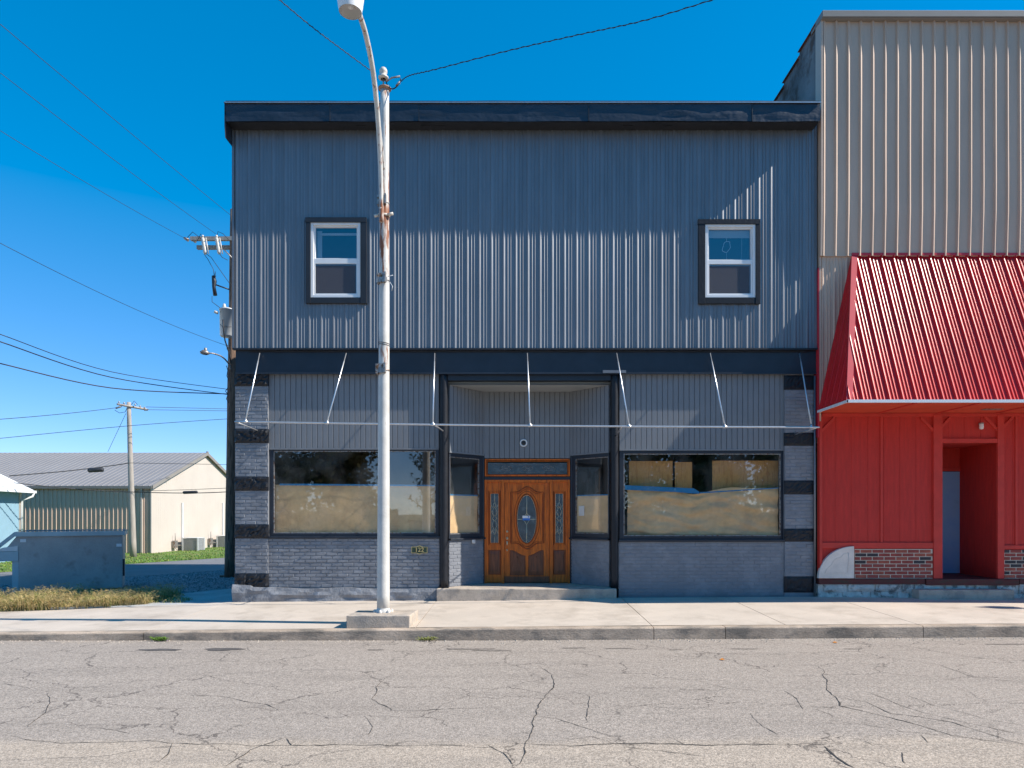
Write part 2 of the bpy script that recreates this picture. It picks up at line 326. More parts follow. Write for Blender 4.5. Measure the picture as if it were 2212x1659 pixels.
# ------------------------------------------------------------------ shape builders
MAJOR = [(0, 0), (.006, .002), (.016, .0135), (.020, .016), (.032, .016), (.038, .0145), (.060, .002), (.069, 0),
         (.102, 0), (.106, .0085), (.110, .0095), (.124, 0), (.158, 0), (.162, .0085), (.166, .0095), (.179, 0)]
BOARD = [(0, 0), (.006, 0), (.008, .013), (.011, .0155), (.0935, .0165), (.096, .015), (.1016, 0)]
def ribbed(mb, u0, u1, vr, T, prof=MAJOR, pitch=.2286, phase=0.0, sc_=1.0):
    """T(u, v, h) -> point; vr(u) -> (v0, v1)"""
    us = [(u0, None)]
    k = math.floor((u0 - phase) / pitch) - 1
    samples = []
    while k * pitch + phase < u1:
        for a, h in prof: samples.append((k * pitch + phase + a, h * sc_))
        k += 1
    for a, h in prof: samples.append((k * pitch + phase + a, h * sc_))
    def hh(u):
        for (a, p), (b, q) in zip(samples, samples[1:]):
            if a <= u <= b: return lerp(p, q, (u - a) / max(b - a, 1e-9))
        return 0
    row = [(u0, hh(u0))] + [(a, h) for a, h in samples if u0 + 1e-4 < a < u1 - 1e-4] + [(u1, hh(u1))]
    old = None
    for u, h in row:
        a, b = vr(u); cur = (mb.p(T(u, a, h)), mb.p(T(u, b, h)))
        if old: mb.face((old[0], cur[0], cur[1], old[1]))
        old = cur
def flatT(Y): return lambda u, v, h: (u, Y - h, v)
def bricks(mb, u0, u1, v0, v1, T, bw=.205, bh=.0675, gap=.013, dep=.007, mats=None, seed=1, jit=.0015):
    rnd = random.Random(seed); r = 0; v = v0
    while v < v1 - .012:
        off = (r % 2) * bw / 2 + rnd.uniform(-.008, .008); u = u0 - off
        while u < u1 - .01:
            a, b = max(u + gap * .7, u0), min(u + bw - gap * .7, u1); c, d = v + gap / 2, min(v + bh - gap / 2, v1)
            if b - a > .02 and d - c > .008:
                if mats: mb.m = rnd.choice(mats)
                j = lambda: rnd.uniform(-jit, jit)
                e = min(.004, (d - c) * .2); dp = dep + j() * 1.5
                o = [mb.p(T(a + j(), c + j(), 0)), mb.p(T(b + j(), c + j(), 0)), mb.p(T(b + j(), d + j(), 0)), mb.p(T(a + j(), d + j(), 0))]
                i = [mb.p(T(a + e + j(), c + e + j(), dp + j())), mb.p(T(b - e + j(), c + e + j(), dp + j())), mb.p(T(b - e + j(), d - e + j(), dp + j())), mb.p(T(a + e + j(), d - e + j(), dp + j()))]
                mb.face(i)
                for q in range(4): mb.face((o[q], o[(q + 1) % 4], i[(q + 1) % 4], i[q]))
            u += bw
        v += bh; r += 1
def plate(mb, u0, u1, v0, v1, T, h=0): mb.poly([T(u0, v0, h), T(u1, v0, h), T(u1, v1, h), T(u0, v1, h)])
def rock(mb, u0, u1, v0, v1, T, h=.03, seed=1, nu=10, nv=5, back=-.02):
    rnd = random.Random(seed); g = []
    for j in range(nv + 1):
        row = []
        for i in range(nu + 1):
            e = i in (0, nu) or j in (0, nv)
            du = 0 if i in (0, nu) else rnd.uniform(-.3, .3) * (u1 - u0) / nu; dv = 0 if j in (0, nv) else rnd.uniform(-.3, .3) * (v1 - v0) / nv
            row.append(mb.p(T(lerp(u0, u1, i / nu) + du, lerp(v0, v1, j / nv) + dv, h * (.25 + .1 * rnd.random()) if e else h * rnd.uniform(.45, 1.1))))
        g.append(row)
    for j in range(nv):
        for i in range(nu): mb.face((g[j][i], g[j][i + 1], g[j + 1][i + 1], g[j + 1][i]))
    ring = g[0] + [g[j][nu] for j in range(1, nv + 1)] + g[nv][-2::-1] + [g[j][0] for j in range(nv - 1, 0, -1)]
    pts = [(u0, v0), (u1, v0), (u1, v1), (u0, v1)]; b = [mb.p(T(a, c, back)) for a, c in pts]
    segs = [(0, nu), (nu, nu + nv), (nu + nv, 2 * nu + nv), (2 * nu + nv, 2 * nu + 2 * nv)]
    for k, (s0, s1) in enumerate(segs):
        ids = [ring[q % len(ring)] for q in range(s0, s1 + 1)]
        mb.face(ids[::-1] + [b[k], b[(k + 1) % 4]])
def frame(mb, u0, u1, v0, v1, T, w, h0, h1, wb=None, wt=None):      # picture frame of four bars, depth h0..h1
    wb = wb or w; wt = wt or w
    old = mb.T; mb.T = lambda x, y, z: T(x, z, y)
    mb.box(u0, u0 + w, h0, h1, v0, v1); mb.box(u1 - w, u1, h0, h1, v0, v1)
    mb.box(u0 + w, u1 - w, h0, h1, v0, v0 + wb); mb.box(u0 + w, u1 - w, h0, h1, v1 - wt, v1); mb.T = old
def bx(mb, u0, u1, v0, v1, T, h0, h1):
    old = mb.T; mb.T = lambda x, y, z: T(x, z, y); mb.box(u0, u1, h0, h1, v0, v1); mb.T = old

# ------------------------------------------------------------------ the setting: ground, road, pavement
KF = -2.97
ZW = [(-60, -.15), (-9, -.11), (-5.3, 0), (0, .04), (2, .08), (5.7, .10), (9.6, .07), (60, .07)]
ZC = [(-60, -.12), (-7.5, -.08), (0, 0), (8, .045), (60, .045)]
ZR = [(-60, -.18), (-7.5, -.18), (0, -.178), (7.6, -.128), (60, -.128)]
def zs(x, y): return lerp(table(ZW, x), table(ZC, x), max(0, min(1, y / KF)))
def gz(y):
    if y < 0: return -.26
    return -.045 - .028 * y if y < 10 else -.325 - .006 * (min(y, 40) - 10)
def gz2(x, y): return gz(y)
mb = MB()
ys = [-900, -60, -16.6, -16.5, -.1, 0, 10, 40, 900]; zz = [-.3, -.3, -.26, -.3, -.3, -.055, gz(10) - .01, gz(40) - .01, gz(40) - .01]
for i in range(len(ys) - 1): mb.poly([(-900, ys[i], zz[i]), (900, ys[i], zz[i]), (900, ys[i + 1], zz[i + 1]), (-900, ys[i + 1], zz[i + 1])])
tag(mb.build('ground', M['earth']), kind='structure')
mb = MB(); XS = [-60, -40, -20, -10, -7.5, -4, 0, 4, 7.6, 12, 30, 60]; YS = [KF - .005, -4.5, -7, -10, -13, -16.5]
def zroad(x, y): return table(ZR, x) + .05 * math.sin(max(0, min(1, (KF - y) / 13.5)) * math.pi) * 0.3
for i in range(len(XS) - 1):
    for j in range(len(YS) - 1):
        mb.poly([(x, y, zroad(x, y)) for x, y in ((XS[i], YS[j + 1]), (XS[i + 1], YS[j + 1]), (XS[i + 1], YS[j]), (XS[i], YS[j]))])
road = mb.build('road', None)
ROADC_LANE = -7.2 - road.location.y
M['asphalt'] = asphalt(); road.data.materials[0] = M['asphalt']
tag(road, kind='structure')

# pavement slabs with real joints
JX = [-60, -50, -40, -30, -24, -19.4, -15.2, -11.2, -5.35, -1.42, 2.06, 4.03, 5.97, 8.6, 10.9, 13.2, 17, 21, 30, 45, 60]
mb = MB()
for a, b in zip(JX, JX[1:]):
    a += .006; b -= .006; n = max(1, int((b - a) / 1.3)); m_ = 4
    def back(x): return 0.02 if x > -5.25 else (-.02 if x > -5.6 else max(-1.0, -.02 - .16 * (-5.6 - x)))
    g = [[None] * (m_ + 1) for _ in range(n + 1)]
    for i in range(n + 1):
        x = lerp(a, b, i / n)
        for j in range(m_ + 1):
            y = lerp(KF + .15, back(min(max(x, a + .01), b)), j / m_); g[i][j] = mb.p((x, y, zs(x, y) + .004 * nz(x, y, 0, .6)))
    for i in range(n):
        for j in range(m_): mb.face((g[i][j], g[i + 1][j], g[i + 1][j + 1], g[i][j + 1]))
    # sides
    for i in (0, n):
        lo = [mb.p((lerp(a, b, i / n), lerp(KF + .15, back(a if i == 0 else b), t), -.2)) for t in (0, 1)]
        mb.face([g[i][j] for j in range(m_ + 1)] + [lo[1], lo[0]])
    for i in range(n):
        x0_, x1_ = lerp(a, b, i / n), lerp(a, b, (i + 1) / n)
        mb.poly([mb.v[g[i][m_]], mb.v[g[i + 1][m_]], (x1_, back(x1_), -.2), (x0_, back(x0_), -.2)])
tag(mb.build('pavement', M['concrete']), kind='structure')
mb = MB()
KJ = [-60, -40, -20, -12.7, -5.35, 2.06, 3.1, 5.97, 13.2, 21, 40, 60]
for a, b in zip(KJ, KJ[1:]):
    a += .005; b -= .005; n = max(2, int((b - a) / .25)); old = None
    for i in range(n + 1):
        x = lerp(a, b, i / n); zt = zs(x, KF) + .003 * nz(x, 3, 0, 2) - .001; d = .008 * nz(x, 7, 0, 3)
        cur = [mb.p((x, KF + .149, zt + .001)), mb.p((x, KF + .018 + d, zt)), mb.p((x, KF + .004 + d, zt - .008)), mb.p((x, KF - .004 + d * .6, zt - .02)), mb.p((x, KF - .012 + d, -.25))]
        if old:
            for q in range(4): mb.face((old[q], cur[q], cur[q + 1], old[q + 1]))
        if i in (0, n): mb.poly([mb.v[q] for q in cur] + [(x, KF + .149, -.25)])
        old = cur
tag(mb.build('kerb', M['kerb']), kind='structure')

def gw(px, py, ztarget=None):    # point on the ground seen at a pixel (iterates over the gentle slope)
    z = -.1
    for _ in range(12):
        D = (EYE - z) * FPX / (py - 1110); y = D - DIST; z = gz(y) if y > 0 else (zroad((px - 1106) * D / FPX, y) if y < KF else zs((px - 1106) * D / FPX, y))
    return Vector(((px - 1106) * D / FPX, y, z))
# alley road running back, gravel lot, lawn, old concrete pad
def strip(name, pts, mat, up, kind='structure', nseg=14):
    mb = MB()                     # pts: list of (left xy, right xy) stations
    for (a, b), (c, d) in zip(pts, pts[1:]):
        n = max(1, int((Vector(c) - Vector(a)).length / 2.5))
        for i in range(n):
            q = [Vector(a).lerp(Vector(c), i / n), Vector(b).lerp(Vector(d), i / n), Vector(b).lerp(Vector(d), (i + 1) / n), Vector(a).lerp(Vector(c), (i + 1) / n)]
            mb.poly([(v.x, v.y, gz(v.y) + up) for v in q])
    return tag(mb.build(name, mat), kind=kind)
strip('gravel_lot', [((-22, .1), (-5.2, .1)), ((-22, 10), (-5.2, 10)), ((-16, 22), (-5.2, 22)), ((-12, 40), (-2, 40))], M['gravel'], 0)
def edge1(y): return -15.13 + .425 * y      # near edge of the alley road
def edge2(y): return -22.04 + .46 * y       # far edge
yy = [.3, 3, 7, 10, 14, 19, 25, 32, 40]
strip('alley_road', [((edge2(y), y), (edge1(y), y)) for y in yy], M['alley'], .006)
yl = [.3, 10, 14, 19, 25, 32, 40]
strip('lawn', [((-90, y), (edge2(y), y)) for y in yl], M['lawn'], .010)
p1, p2, p3, p4 = Vector((-7.9, -.42)), Vector((-5.22, .02)), Vector((-5.22, 2.2)), Vector((-6.9, 1.5))
mb = MB(); mb.prism([(-8.4, -.44, -.20), (-5.6, -.012, -.20), (-5.27, 0.03, -.2), (-5.27, 3.4, -.2), (-6.3, 3.0, -.2)], (0, 0, .155))
tag(mb.build('concrete_pad', M['oldpad'], bevel=.01), kind='structure')

# road surface marks: cracks and oil stains, children of the road
def road_pt(px, py): return gw(px, py)
def crack(pts, w, seed):
    rnd = random.Random(seed); P = [road_pt(*q) for q in pts]; out = []
    for a, b in zip(P, P[1:]):
        L_ = (b - a).length; n = max(2, int(L_ / .05)); side = Vector((-(b - a).y, (b - a).x, 0)).normalized()
        for i in range(n):
            t = i / n; q = a.lerp(b, t); out.append(q + side * (nz(q.x, q.y, seed, 2.3) * .10 + nz(q.x, q.y, seed + 5, 9) * .03) * min(1, L_))
    out.append(P[-1]); mb = MB(); old = None; n = len(out)
    for i, q in enumerate(out):
        d = (out[min(i + 1, n - 1)] - out[max(i - 1, 0)]).normalized(); s = Vector((-d.y, d.x, 0))
        ww = w * (.35 + .9 * abs(nz(q.x * 3, q.y * 3, seed, 2)) * 1.6) * min(1, 4 * i / n + .25, 4 * (n - i) / n + .2)
        z = zroad(q.x, q.y) + .003
        cur = (mb.p((q.x + s.x * ww, q.y + s.y * ww, z)), mb.p((q.x - s.x * ww, q.y - s.y * ww, z)))
        if old: mb.face((old[0], cur[0], cur[1], old[1]))
        old = cur
    return mb.build('crack', M['crack'], road)
def c5(x, y): return ((x * .6944) * .72, (1750 + y * .6944) * .72)
def c6(x, y): return ((1536 + x * .6944) * .72, (1750 + y * .6944) * .72)
CR = [([c5(1710, 380), c5(1630, 460), c5(1612, 500), c5(1690, 552), c5(1800, 548), c5(2170, 535)], .006),
      ([c5(20, 435), c5(130, 455)], .005), ([c5(215, 475), c5(218, 520), c5(190, 560), c5(120, 620)], .006),
      ([c5(800, 475), c5(1000, 498), c5(1150, 525), c5(1205, 550)], .006), ([c5(1455, 555), c5(1520, 580)], .005),
      ([c5(1570, 575), c5(1610, 620), c5(1590, 655)], .005), ([c5(740, 690), c5(725, 740), c5(680, 775)], .006),
      ([c5(1240, 670), c5(1080, 720), c5(975, 790)], .008), ([c5(0, 655), c5(250, 690), c5(640, 680), c5(1100, 700), c5(1700, 700), c5(2210, 700)], .007),
      ([c5(380, 620), c5(480, 632), c5(560, 650)], .005),
      ([c6(120, 360), c6(182, 395), c6(160, 460), c6(95, 545), c6(105, 620), c6(60, 700), c6(15, 790)], .009),
      ([c6(95, 572), c6(200, 588), c6(300, 620), c6(435, 660)], .006), ([c6(270, 470), c6(335, 490), c6(318, 545), c6(315, 605)], .006),
      ([c6(1335, 360), c6(1355, 430), c6(1405, 490), c6(1415, 530), c6(1560, 565), c6(1750, 610), c6(1900, 655), c6(2212, 700)], .009),
      ([c6(1410, 492), c6(1530, 515), c6(1640, 565), c6(1900, 600), c6(2060, 650), c6(2212, 698)], .007),
      ([c6(1500, 460), c6(1620, 500), c6(1780, 560), c6(2000, 610), c6(2212, 660)], .006),
      ([c6(1670, 475), c6(1830, 530), c6(2060, 590), c6(2212, 612)], .004), ([c6(1660, 325), c6(1850, 355), c6(2000, 405), c6(2212, 430)], .005),
      ([c6(780, 415), c6(940, 455), c6(1120, 470)], .004), ([c6(1030, 560), c6(1080, 620), c6(1150, 655)], .006),
      ([c6(1170, 460), c6(1230, 500), c6(1260, 545)], .005), ([c6(0, 690), c6(250, 697), c6(640, 695), c6(900, 705), c6(1350, 700)], .009),
      ([c6(1350, 705), c6(1420, 760), c6(1480, 798)], .012), ([c6(700, 670), c6(740, 695)], .006), ([c6(1520, 680), c6(1560, 700), c6(1600, 695)], .007),
      ([c6(210, 375), c6(330, 398)], .004), ([c6(1770, 655), c6(1800, 690)], .006), ([c5(1240, 670), c5(1260, 700)], .008),
      ([c6(480, 705), c6(820, 745)], .006), ([c6(1680, 730), c6(1700, 780)], .006), ([c5(2100, 700), c5(2170, 735), c5(2212, 780)], .007)]
for i, (p_, w_) in enumerate(CR): crack(p_, w_ * .72, i + 1)
def stain(px, py, rx, ry, seed, mat='stain'):
    c = road_pt(px, py); mb = MB(); pts = []
    for k in range(26):
        a = 2 * math.pi * k / 26; r = 1 + .45 * nz(math.cos(a), math.sin(a), seed, 1.8); pts.append((c.x + rx * r * math.cos(a), c.y + ry * r * math.sin(a), zroad(c.x + rx * r * math.cos(a), c.y) + .0045))
    mb.poly(pts); return mb.build('oil_stain', M[mat], road)
for i, (px, py, rx, ry) in enumerate([(350, 1404, .30, .07), (485, 1403, .28, .10), (1010, 1402, .34, .06), (1065, 1405, .25, .05), (810, 1404, .12, .04), (1460, 1404, .1, .02), (1610, 1402, .18, .025), (1240, 1400, .16, .03), (1340, 1401, .2, .03), (2180, 1392, .3, .04), (1840, 1402, .12, .02)]): stain(px, py, rx, ry, i * 3.1, 'stain' if i in (0, 1) else 'faint_stain')

# ------------------------------------------------------------------ grey storefront building
B = thing('storefront_building', 'two-storey grey storefront with ribbed metal siding above and brick shop front below', 'building', (0, 0, 0))
XL, XR = -5.25, 5.74
ZSB, ZST = WZ(752, 0), WZ(281, 0)
win = [(WX(666, 0), WX(786, 0), WZ(649, 0), WZ(475, 0)), (WX(1515, 0), WX(1637, 0), WZ(650, 0), WZ(479, 0))]
mb = MB(); T0 = flatT(0)
def sid(u0, u1, a, b): ribbed(mb, u0, u1, lambda u: (a, b), T0, phase=.04)
sid(XL, win[0][0], ZSB, 9.0)
for w in win: sid(w[0], w[1], ZSB, w[2]); sid(w[0], w[1], w[3], 9.0)
sid(win[0][1], win[1][0], ZSB, 9.0); sid(win[1][1], XR, ZSB, 9.0)
mb.box(XL - .012, XL + .03, -.026, .10, ZSB, 9.0)                      # corner flashing
mb.build('metal_siding', M['siding'], B)
mb = MB(); rnd = random.Random(3)                                        # screw heads in rows
for zr in (5.0, 5.9, 6.85, 7.8, 8.6):
    x = XL + .1
    while x < XR:
        if not any(w[0] - .02 < x < w[1] + .02 and w[2] < zr < w[3] for w in win): mb.lathe((x, 0, zr + rnd.uniform(-.01, .01)), [(.007, .0), (.006, -.005), (0.0005, -.006)], 6, 'y')
        x += .2286
tag(mb.build('screws', M['siding'], B), kind='stuff')
mb = MB(); mb.box(XL + .0, XR, -.035, .04, ZSB - .035, ZSB - .004); mb.build('drip_edge', M['black'], B)
# shell: side, back walls, roof, interior floor and partition
mb = MB()
mb.box(XL + .02, XL + .28, .12, 13, -.3, 9.25); mb.box(XR - .3, XR - .02, .12, 13, -.3, 9.25); mb.box(XL + .28, XR - .3, 12.7, 13, -.3, 9.25)
mb.build('side_wall', M['brick'], B)
mb = MB(); mb.box(XL + .28, XR - .3, .05, 12.7, 9.0, 9.2); mb.build('roof', M['membrane'], B)
mb = MB(); mb.box(XL + .28, XR - .3, .3, 12.7, 4.35, 4.75); mb.box(XL + .28, XR - .3, .35, 12.7, -.1, .2)
mb.box(XL + .28, XR - .3, 4.0, 4.1, .2, 4.35); mb.box(XL + .28, XR - .3, 3.5, 3.6, 4.75, 9.0)
mb.box(-.9, -.8, .16, 3.5, 4.75, 9); mb.build('interior', M['interior'], B)
# back-up wall behind the siding
mb = MB(); xs = [XL + .05, win[0][0] + .05, win[0][1] - .05, win[1][0] + .05, win[1][1] - .05, XR - .03]
for a, b in ((0, 1), (2, 3), (4, 5)): mb.box(xs[a], xs[b], .03, .15, ZSB + .02, 8.99)
for k, w in enumerate(win): mb.box(xs[2 * k + 1], xs[2 * k + 2], .03, .15, ZSB + .02, w[2] + .05); mb.box(xs[2 * k + 1], xs[2 * k + 2], .03, .15, w[3] - .05, 8.99)
mb.build('sheathing', M['interior'], B)
# cornice
CY = -.31
mb = MB(); x0, x1 = WX(487, CY), WX(1772, CY); zt, zb = WZ(224, CY), WZ(262, CY)
seams = [x0] + [WX(p, CY) for p in (713, 905, 1272, 1625)] + [x1]
for k, (a, b) in enumerate(zip(seams, seams[1:])):
    n = int((b - a) / .12) + 2; rows = 6; g = []
    for i in range(n + 1):
        u = lerp(a + .002, b - .002, i / n)
        g.append([mb.p((u, CY - .004 * (k % 2) + .022 * nz(u * 1.6, j * .8, 2, 1.3) * math.sin(math.pi * j / rows), lerp(zb, zt, j / rows) + (.012 * nz(u, 1, 1, 1.2) if j == 0 else 0))) for j in range(rows + 1)])
    mb.smooth = True
    for i in range(n):
        for j in range(rows): mb.face((g[i][j], g[i + 1][j], g[i + 1][j + 1], g[i][j + 1]))
    mb.smooth = False
c_face = mb.build('cornice_face', M['membrane'], B)
mb = MB()
for u in seams[1:-1]:
    mb = MB(); mb.box(u - .008, u + .004, CY - .016, CY + .01, zb + .005, zt); mb.build('cornice_seam', M['black'], B)
mb = MB(); mb.box(x0, x1, CY + .03, .02, zb + .03, zt + .07); mb.build('cornice_core', M['black'], B)
mb = MB(); n = 60; old = None
for i in range(n + 1):
    u = lerp(x0 - .02, x1, i / n); w = .006 * nz(u, 4, 4, 1.5)
    cur = [mb.p((u, CY - .006, zt - .004)), mb.p((u, CY - .028, zt + .006)), mb.p((u, CY - .024, zt + .024)), mb.p((u, CY + .02, zt + .03)), mb.p((u, CY + .05, zt + .085 + w)), mb.p((u, .25, zt + .10)), mb.p((u, .5, 9.2))]
    if old:
        for q in range(6): mb.face((old[q], cur[q], cur[q + 1], old[q + 1]))
    old = cur
mb.build('roof_edge', M['navy'], B)
mb = MB(); mb.box(x0 - .005, x1, CY - .031, CY - .022, zt + .004, zt + .020); mb.build('metal_edge_strip', M['galv'], B)
mb = MB(); mb.box(x0 + .02, x1 - .01, CY + .035, -.0, zb + .005, zb + .028)
for px in (910, 940, 1345, 1430, 770): mb.box(WX(px, -.1), WX(px, -.1) + .18, -.17, -.10, zb - .004, zb + .006)
mb.build('soffit', M['black'], B)
mb = MB()                                                                # left return with its slanted foot
mb.prism([(x0 - .02, CY, zt + .02), (x0 - .02, CY, zb - .08), (XL - .02, CY, zb - .30), (XL - .02, CY + .0, zt + .02)][::-1], (0, .55, 0))
mb.build('cornice_return', M['membrane'], B)

# upper windows
for k, (fx0, fx1, fz0, fz1, rail0, rail1, tx0, tx1, tz0, tz1) in enumerate([(671, 779, 643, 480, 569, 558, 660, 792, 655, 469), (1523, 1632, 643, 484, 570, 561, 1509, 1643, 656, 473)]):
    YF = -.03
    a, b, c, d = WX(fx0, YF), WX(fx1, YF), WZ(fz0, YF), WZ(fz1, YF)
    mb = MB(); Tt = flatT(0); ta, tb_, tc_, td = WX(tx0, -.06), WX(tx1, -.06), WZ(tz0, -.06), WZ(tz1, -.06)
    mid = (a + b) / 2
    bx(mb, ta, a + .0, tc_ + .0, td - .095, Tt, 0, .055); bx(mb, b, tb_, tc_ + .0, td - .095, Tt, 0, .055)
    bx(mb, a + .002, b - .002, tc_ + .004, c, Tt, 0, .05); bx(mb, ta - .008, tb_ - .004, td - .093, td, Tt, 0, .06)
    mb.build('window_trim', M['black'] if k == 0 else M['blackstone'], B, bevel=.004)
    mb = MB(); frame(mb, a + .001, b - .001, c + .001, d - .002, Tt, .05, -.06, .035)
    fr = mb.build('window_frame', M['white_frame'], B, bevel=.004)
    r0, r1 = WZ(rail0, YF), WZ(rail1, YF)
    mb = MB(); frame(mb, a + .052, b - .052, c + .052, r1, Tt, .03, -.06, .020, wb=.03, wt=(r1 - r0)); mb.build('lower_sash', M['white_frame'], fr, bevel=.003)
    mb = MB(); frame(mb, a + .052, b - .052, r1 + .001, d - .053, Tt, .028, -.06, .0, wb=.012); mb.build('upper_sash', M['white_frame'], fr, bevel=.003)
    mb = MB(); plate(mb, a + .06, b - .06, c + .06, r1 - .01, Tt, .0); plate(mb, a + .06, b - .06, r1 + .005, d - .06, Tt, -.03); mb.build('window_glass', M['glass_up'], fr)
    mb = MB(); plate(mb, a + .075, b - .10, c + .075, r0 - .03, Tt, .008); mb.build('insect_screen', M['screen'], fr)
    if k == 1:
        mb = MB()
        for q in range(6): bx(mb, a + .07, b - .07, d - .10 - q * .022, d - .084 - q * .022, Tt, -.11, -.085)
        bx(mb, b - .22, b - .215, r1, d - .2, Tt, -.10, -.095); mb.build('window_blind', M['blind'], fr)
        mb = MB(); cx, cz = W(1573, 529, 0).x, W(1573, 529, 0).z
        mb.tube([(cx + .075 * math.cos(t * .3491) + .01 * math.sin(t * 5) + .02 * math.sin(t * .3491), .10, cz + .105 * math.sin(t * .3491)) for t in range(18)], .006, 5, closed=True)
        mb.tube([(cx, .10, cz + .1), (cx, .10, d - .1)], .003, 4); mb.tube([(cx, .10, cz - .1), (cx, .10, cz - .24)], .003, 4)
        one('hanging_ornament', 'thin white ring ornament on a string in the upper right window', 'ornament', mb, M['white'])
    else:
        mb = MB(); bx(mb, a + .12, b - .05, d - .19, d - .15, Tt, -.13, -.11); bx(mb, a + .08, a + .17, r1, d - .1, Tt, -.14, -.13); mb.build('curtain_rail', M['blind'], fr)

# beam, pilasters
BY, PY, NY = .04, .08, .14
mb = MB(); mb.box(WX(509, BY), WX(1763, BY), BY, .5, WZ(806, BY), ZSB + .01); mb.box(WX(509, BY), WX(1763, BY), BY - .02, BY, WZ(812, BY - .02) + .035, WZ(806, BY) + .02)
mb.build('shop_beam', M['navy'], B)
mb = MB(); mb.tube([(XL + .3 + i * .11, .0, ZSB - .055 + .012 * nz(i * .9, 3, 1)) for i in range(97)], .008, 6); mb.build('beam_cable', M['black'], B)
TP = flatT(PY)
def pilaster(x0, x1, stones, brick_rows, zbase, ztop, seed):
    mb = MB(); plate(mb, x0, x1, zbase, ztop, TP, 0)
    for i, (z0, z1) in enumerate(brick_rows): bricks(mb, x0, x1, z0, z1, TP, seed=seed + i, jit=.003, dep=.008, bw=.2)
    mb.box(x0, x1, PY + .001, .4, zbase, ztop - .001)
    p_ = mb.build('brick_pilaster', M['brick'], B)
    for i, (z0, z1) in enumerate(stones):
        mb = MB()
        if i == 0 and seed < 50: xm = lerp(x0, x1, .35); rock(mb, x0 - .01, xm - .004, z0, z1, TP, .05, seed + i, 8, 7); rock(mb, xm + .004, x1 + .01, z0, z1, TP, .05, seed + 20 + i, 10, 7)
        else: rock(mb, x0 - .01, x1 + .01, z0, z1, TP, .045 if seed < 50 else .02, seed + i, 16, 7)
        mb.build('stone_block', M['blackstone'], p_)
def zz_(l): return [(WZ(b, PY), WZ(a, PY)) for a, b in l]
lx0, lx1 = WX(508, PY), WX(579, PY)
pilaster(lx0, lx1, zz_([(1239, 1271), (1133, 1163), (1030, 1060), (927, 957), (805, 834)]), zz_([(834, 927), (957, 1030), (1060, 1133), (1163, 1239)]), -.1, WZ(806, PY), 10)
rx0, rx1 = WX(1695, PY), WX(1757, PY)
pilaster(rx0, rx1, zz_([(1245, 1280), (1142, 1170), (1038, 1068), (935, 963), (811, 842)]), zz_([(842, 935), (963, 1038), (1068, 1142), (1170, 1245)]), 0, WZ(806, PY), 60)
mb = MB(); mb.tube([(WX(1760, .03), .03, .1), (WX(1760, .03), .03, WZ(812, .03))], .018, 8); mb.build('corner_pipe', M['siding'], B)
mb = MB(); mb.box(rx1 + .005, XR - .01, PY + .03, .4, 0, ZSB); mb.build('party_wall', M['brick'], B)

# left and right shop bays
TN = flatT(NY)
def bay(pa, pb, ptop, pmid, pbot, gx0, gx1, gy0, gy1, zb, seed, flat):
    a, b = WX(pa, NY), WX(pb, NY)
    z_top, z_mid, z_bot = WZ(ptop, NY) + .02, WZ(pmid, NY), WZ(pbot, NY)
    mb = MB(); ribbed(mb, a, b, lambda u: (z_mid, z_top), TN, BOARD, .1016, phase=a % .1016)
    mb.box(a, b, NY + .02, NY + .07, z_mid, z_top); p_ = mb.build('board_panel', M['board'], B)
    mb = MB(); bx(mb, a, b, z_mid - .03, z_mid, TN, -.02, .022); bx(mb, a, a + .014, z_mid, z_top, TN, -.01, .016); bx(mb, b - .014, b, z_mid, z_top, TN, -.01, .016); mb.build('panel_trim', M['board'], p_)
    # window
    g0, g1, h0, h1 = WX(gx0, NY + .02), WX(gx1, NY + .02), WZ(gy1, NY + .02), WZ(gy0, NY + .02)
    f0, f1, f2, f3 = a, b, z_bot + .04, z_mid - .031
    mb = MB(); bx(mb, f0, g0, f2, f3, TN, -.12, .0); bx(mb, g1, f1, f2, f3, TN, -.12, .0); bx(mb, g0, g1, f2, h0, TN, -.12, .0); bx(mb, g0, g1, h1, f3, TN, -.12, .0)
    fr = mb.build('shop_window', M['navy'], B, bevel=.004)
    mb = MB(); frame(mb, g0 + .001, g1 - .001, h0 + .001, h1 - .001, TN, .014, -.05, -.015); mb.build('glazing_bead', M['hardware'], fr)
    mb = MB(); bx(mb, f0 - .02, f1 + .03, z_bot, z_bot + .042, TN, -.05, .07); mb.build('window_sill', M['navy'], fr, bevel=.005)
    mb = MB(); plate(mb, g0, g1, h0, h1, TN, -.03); mb.build('window_glass', M['glass'], fr)
    # brick apron
    mb = MB(); TA = flatT(PY + .03); plate(mb, a - .03 if seed == 5 else a - .02, b + .02, zb - .1, z_bot, TA, 0)
    bricks(mb, a - .03 if seed == 5 else a - .02, b + .02, zb + (.26 if not flat else .02), z_bot - .004, TA, seed=seed, jit=.003 if not flat else .0015, dep=.011 if not flat else .007)
    mb.box(a, b + .02, PY + .031, NY + .12, zb - .1, z_bot - .01); mb.build('brick_apron', M['brick'], B)
    return g0, g1, h0, h1
GL = bay(582, 948, 805, 968, 1163, 591, 941, 974, 1152, .0, 5, False)
GR = bay(1338, 1693, 808, 970, 1170, 1347, 1686, 980, 1158, .08, 25, True)
mb = MB(); n = 90; rows = 5; g = []                                       # rough rendered plinth
xa, xb = WX(502, .03), WX(944, .03)
for i in range(n + 1):
    u = lerp(xa, xb, i / n); top = WZ(1268, .03) + (.03 if i < 9 else .0) + .035 * nz(u, 0, 9, 1.4) - .05 * (i / n)
    g.append([mb.p((u, .045 - (.035 + .03 * nz(u * 2, j, 3, 1.5)) * (1 - .5 * (j == rows)) + (.07 if j == rows + 1 else 0), lerp(-.05, top, min(j, rows) / rows))) for j in range(rows + 2)])
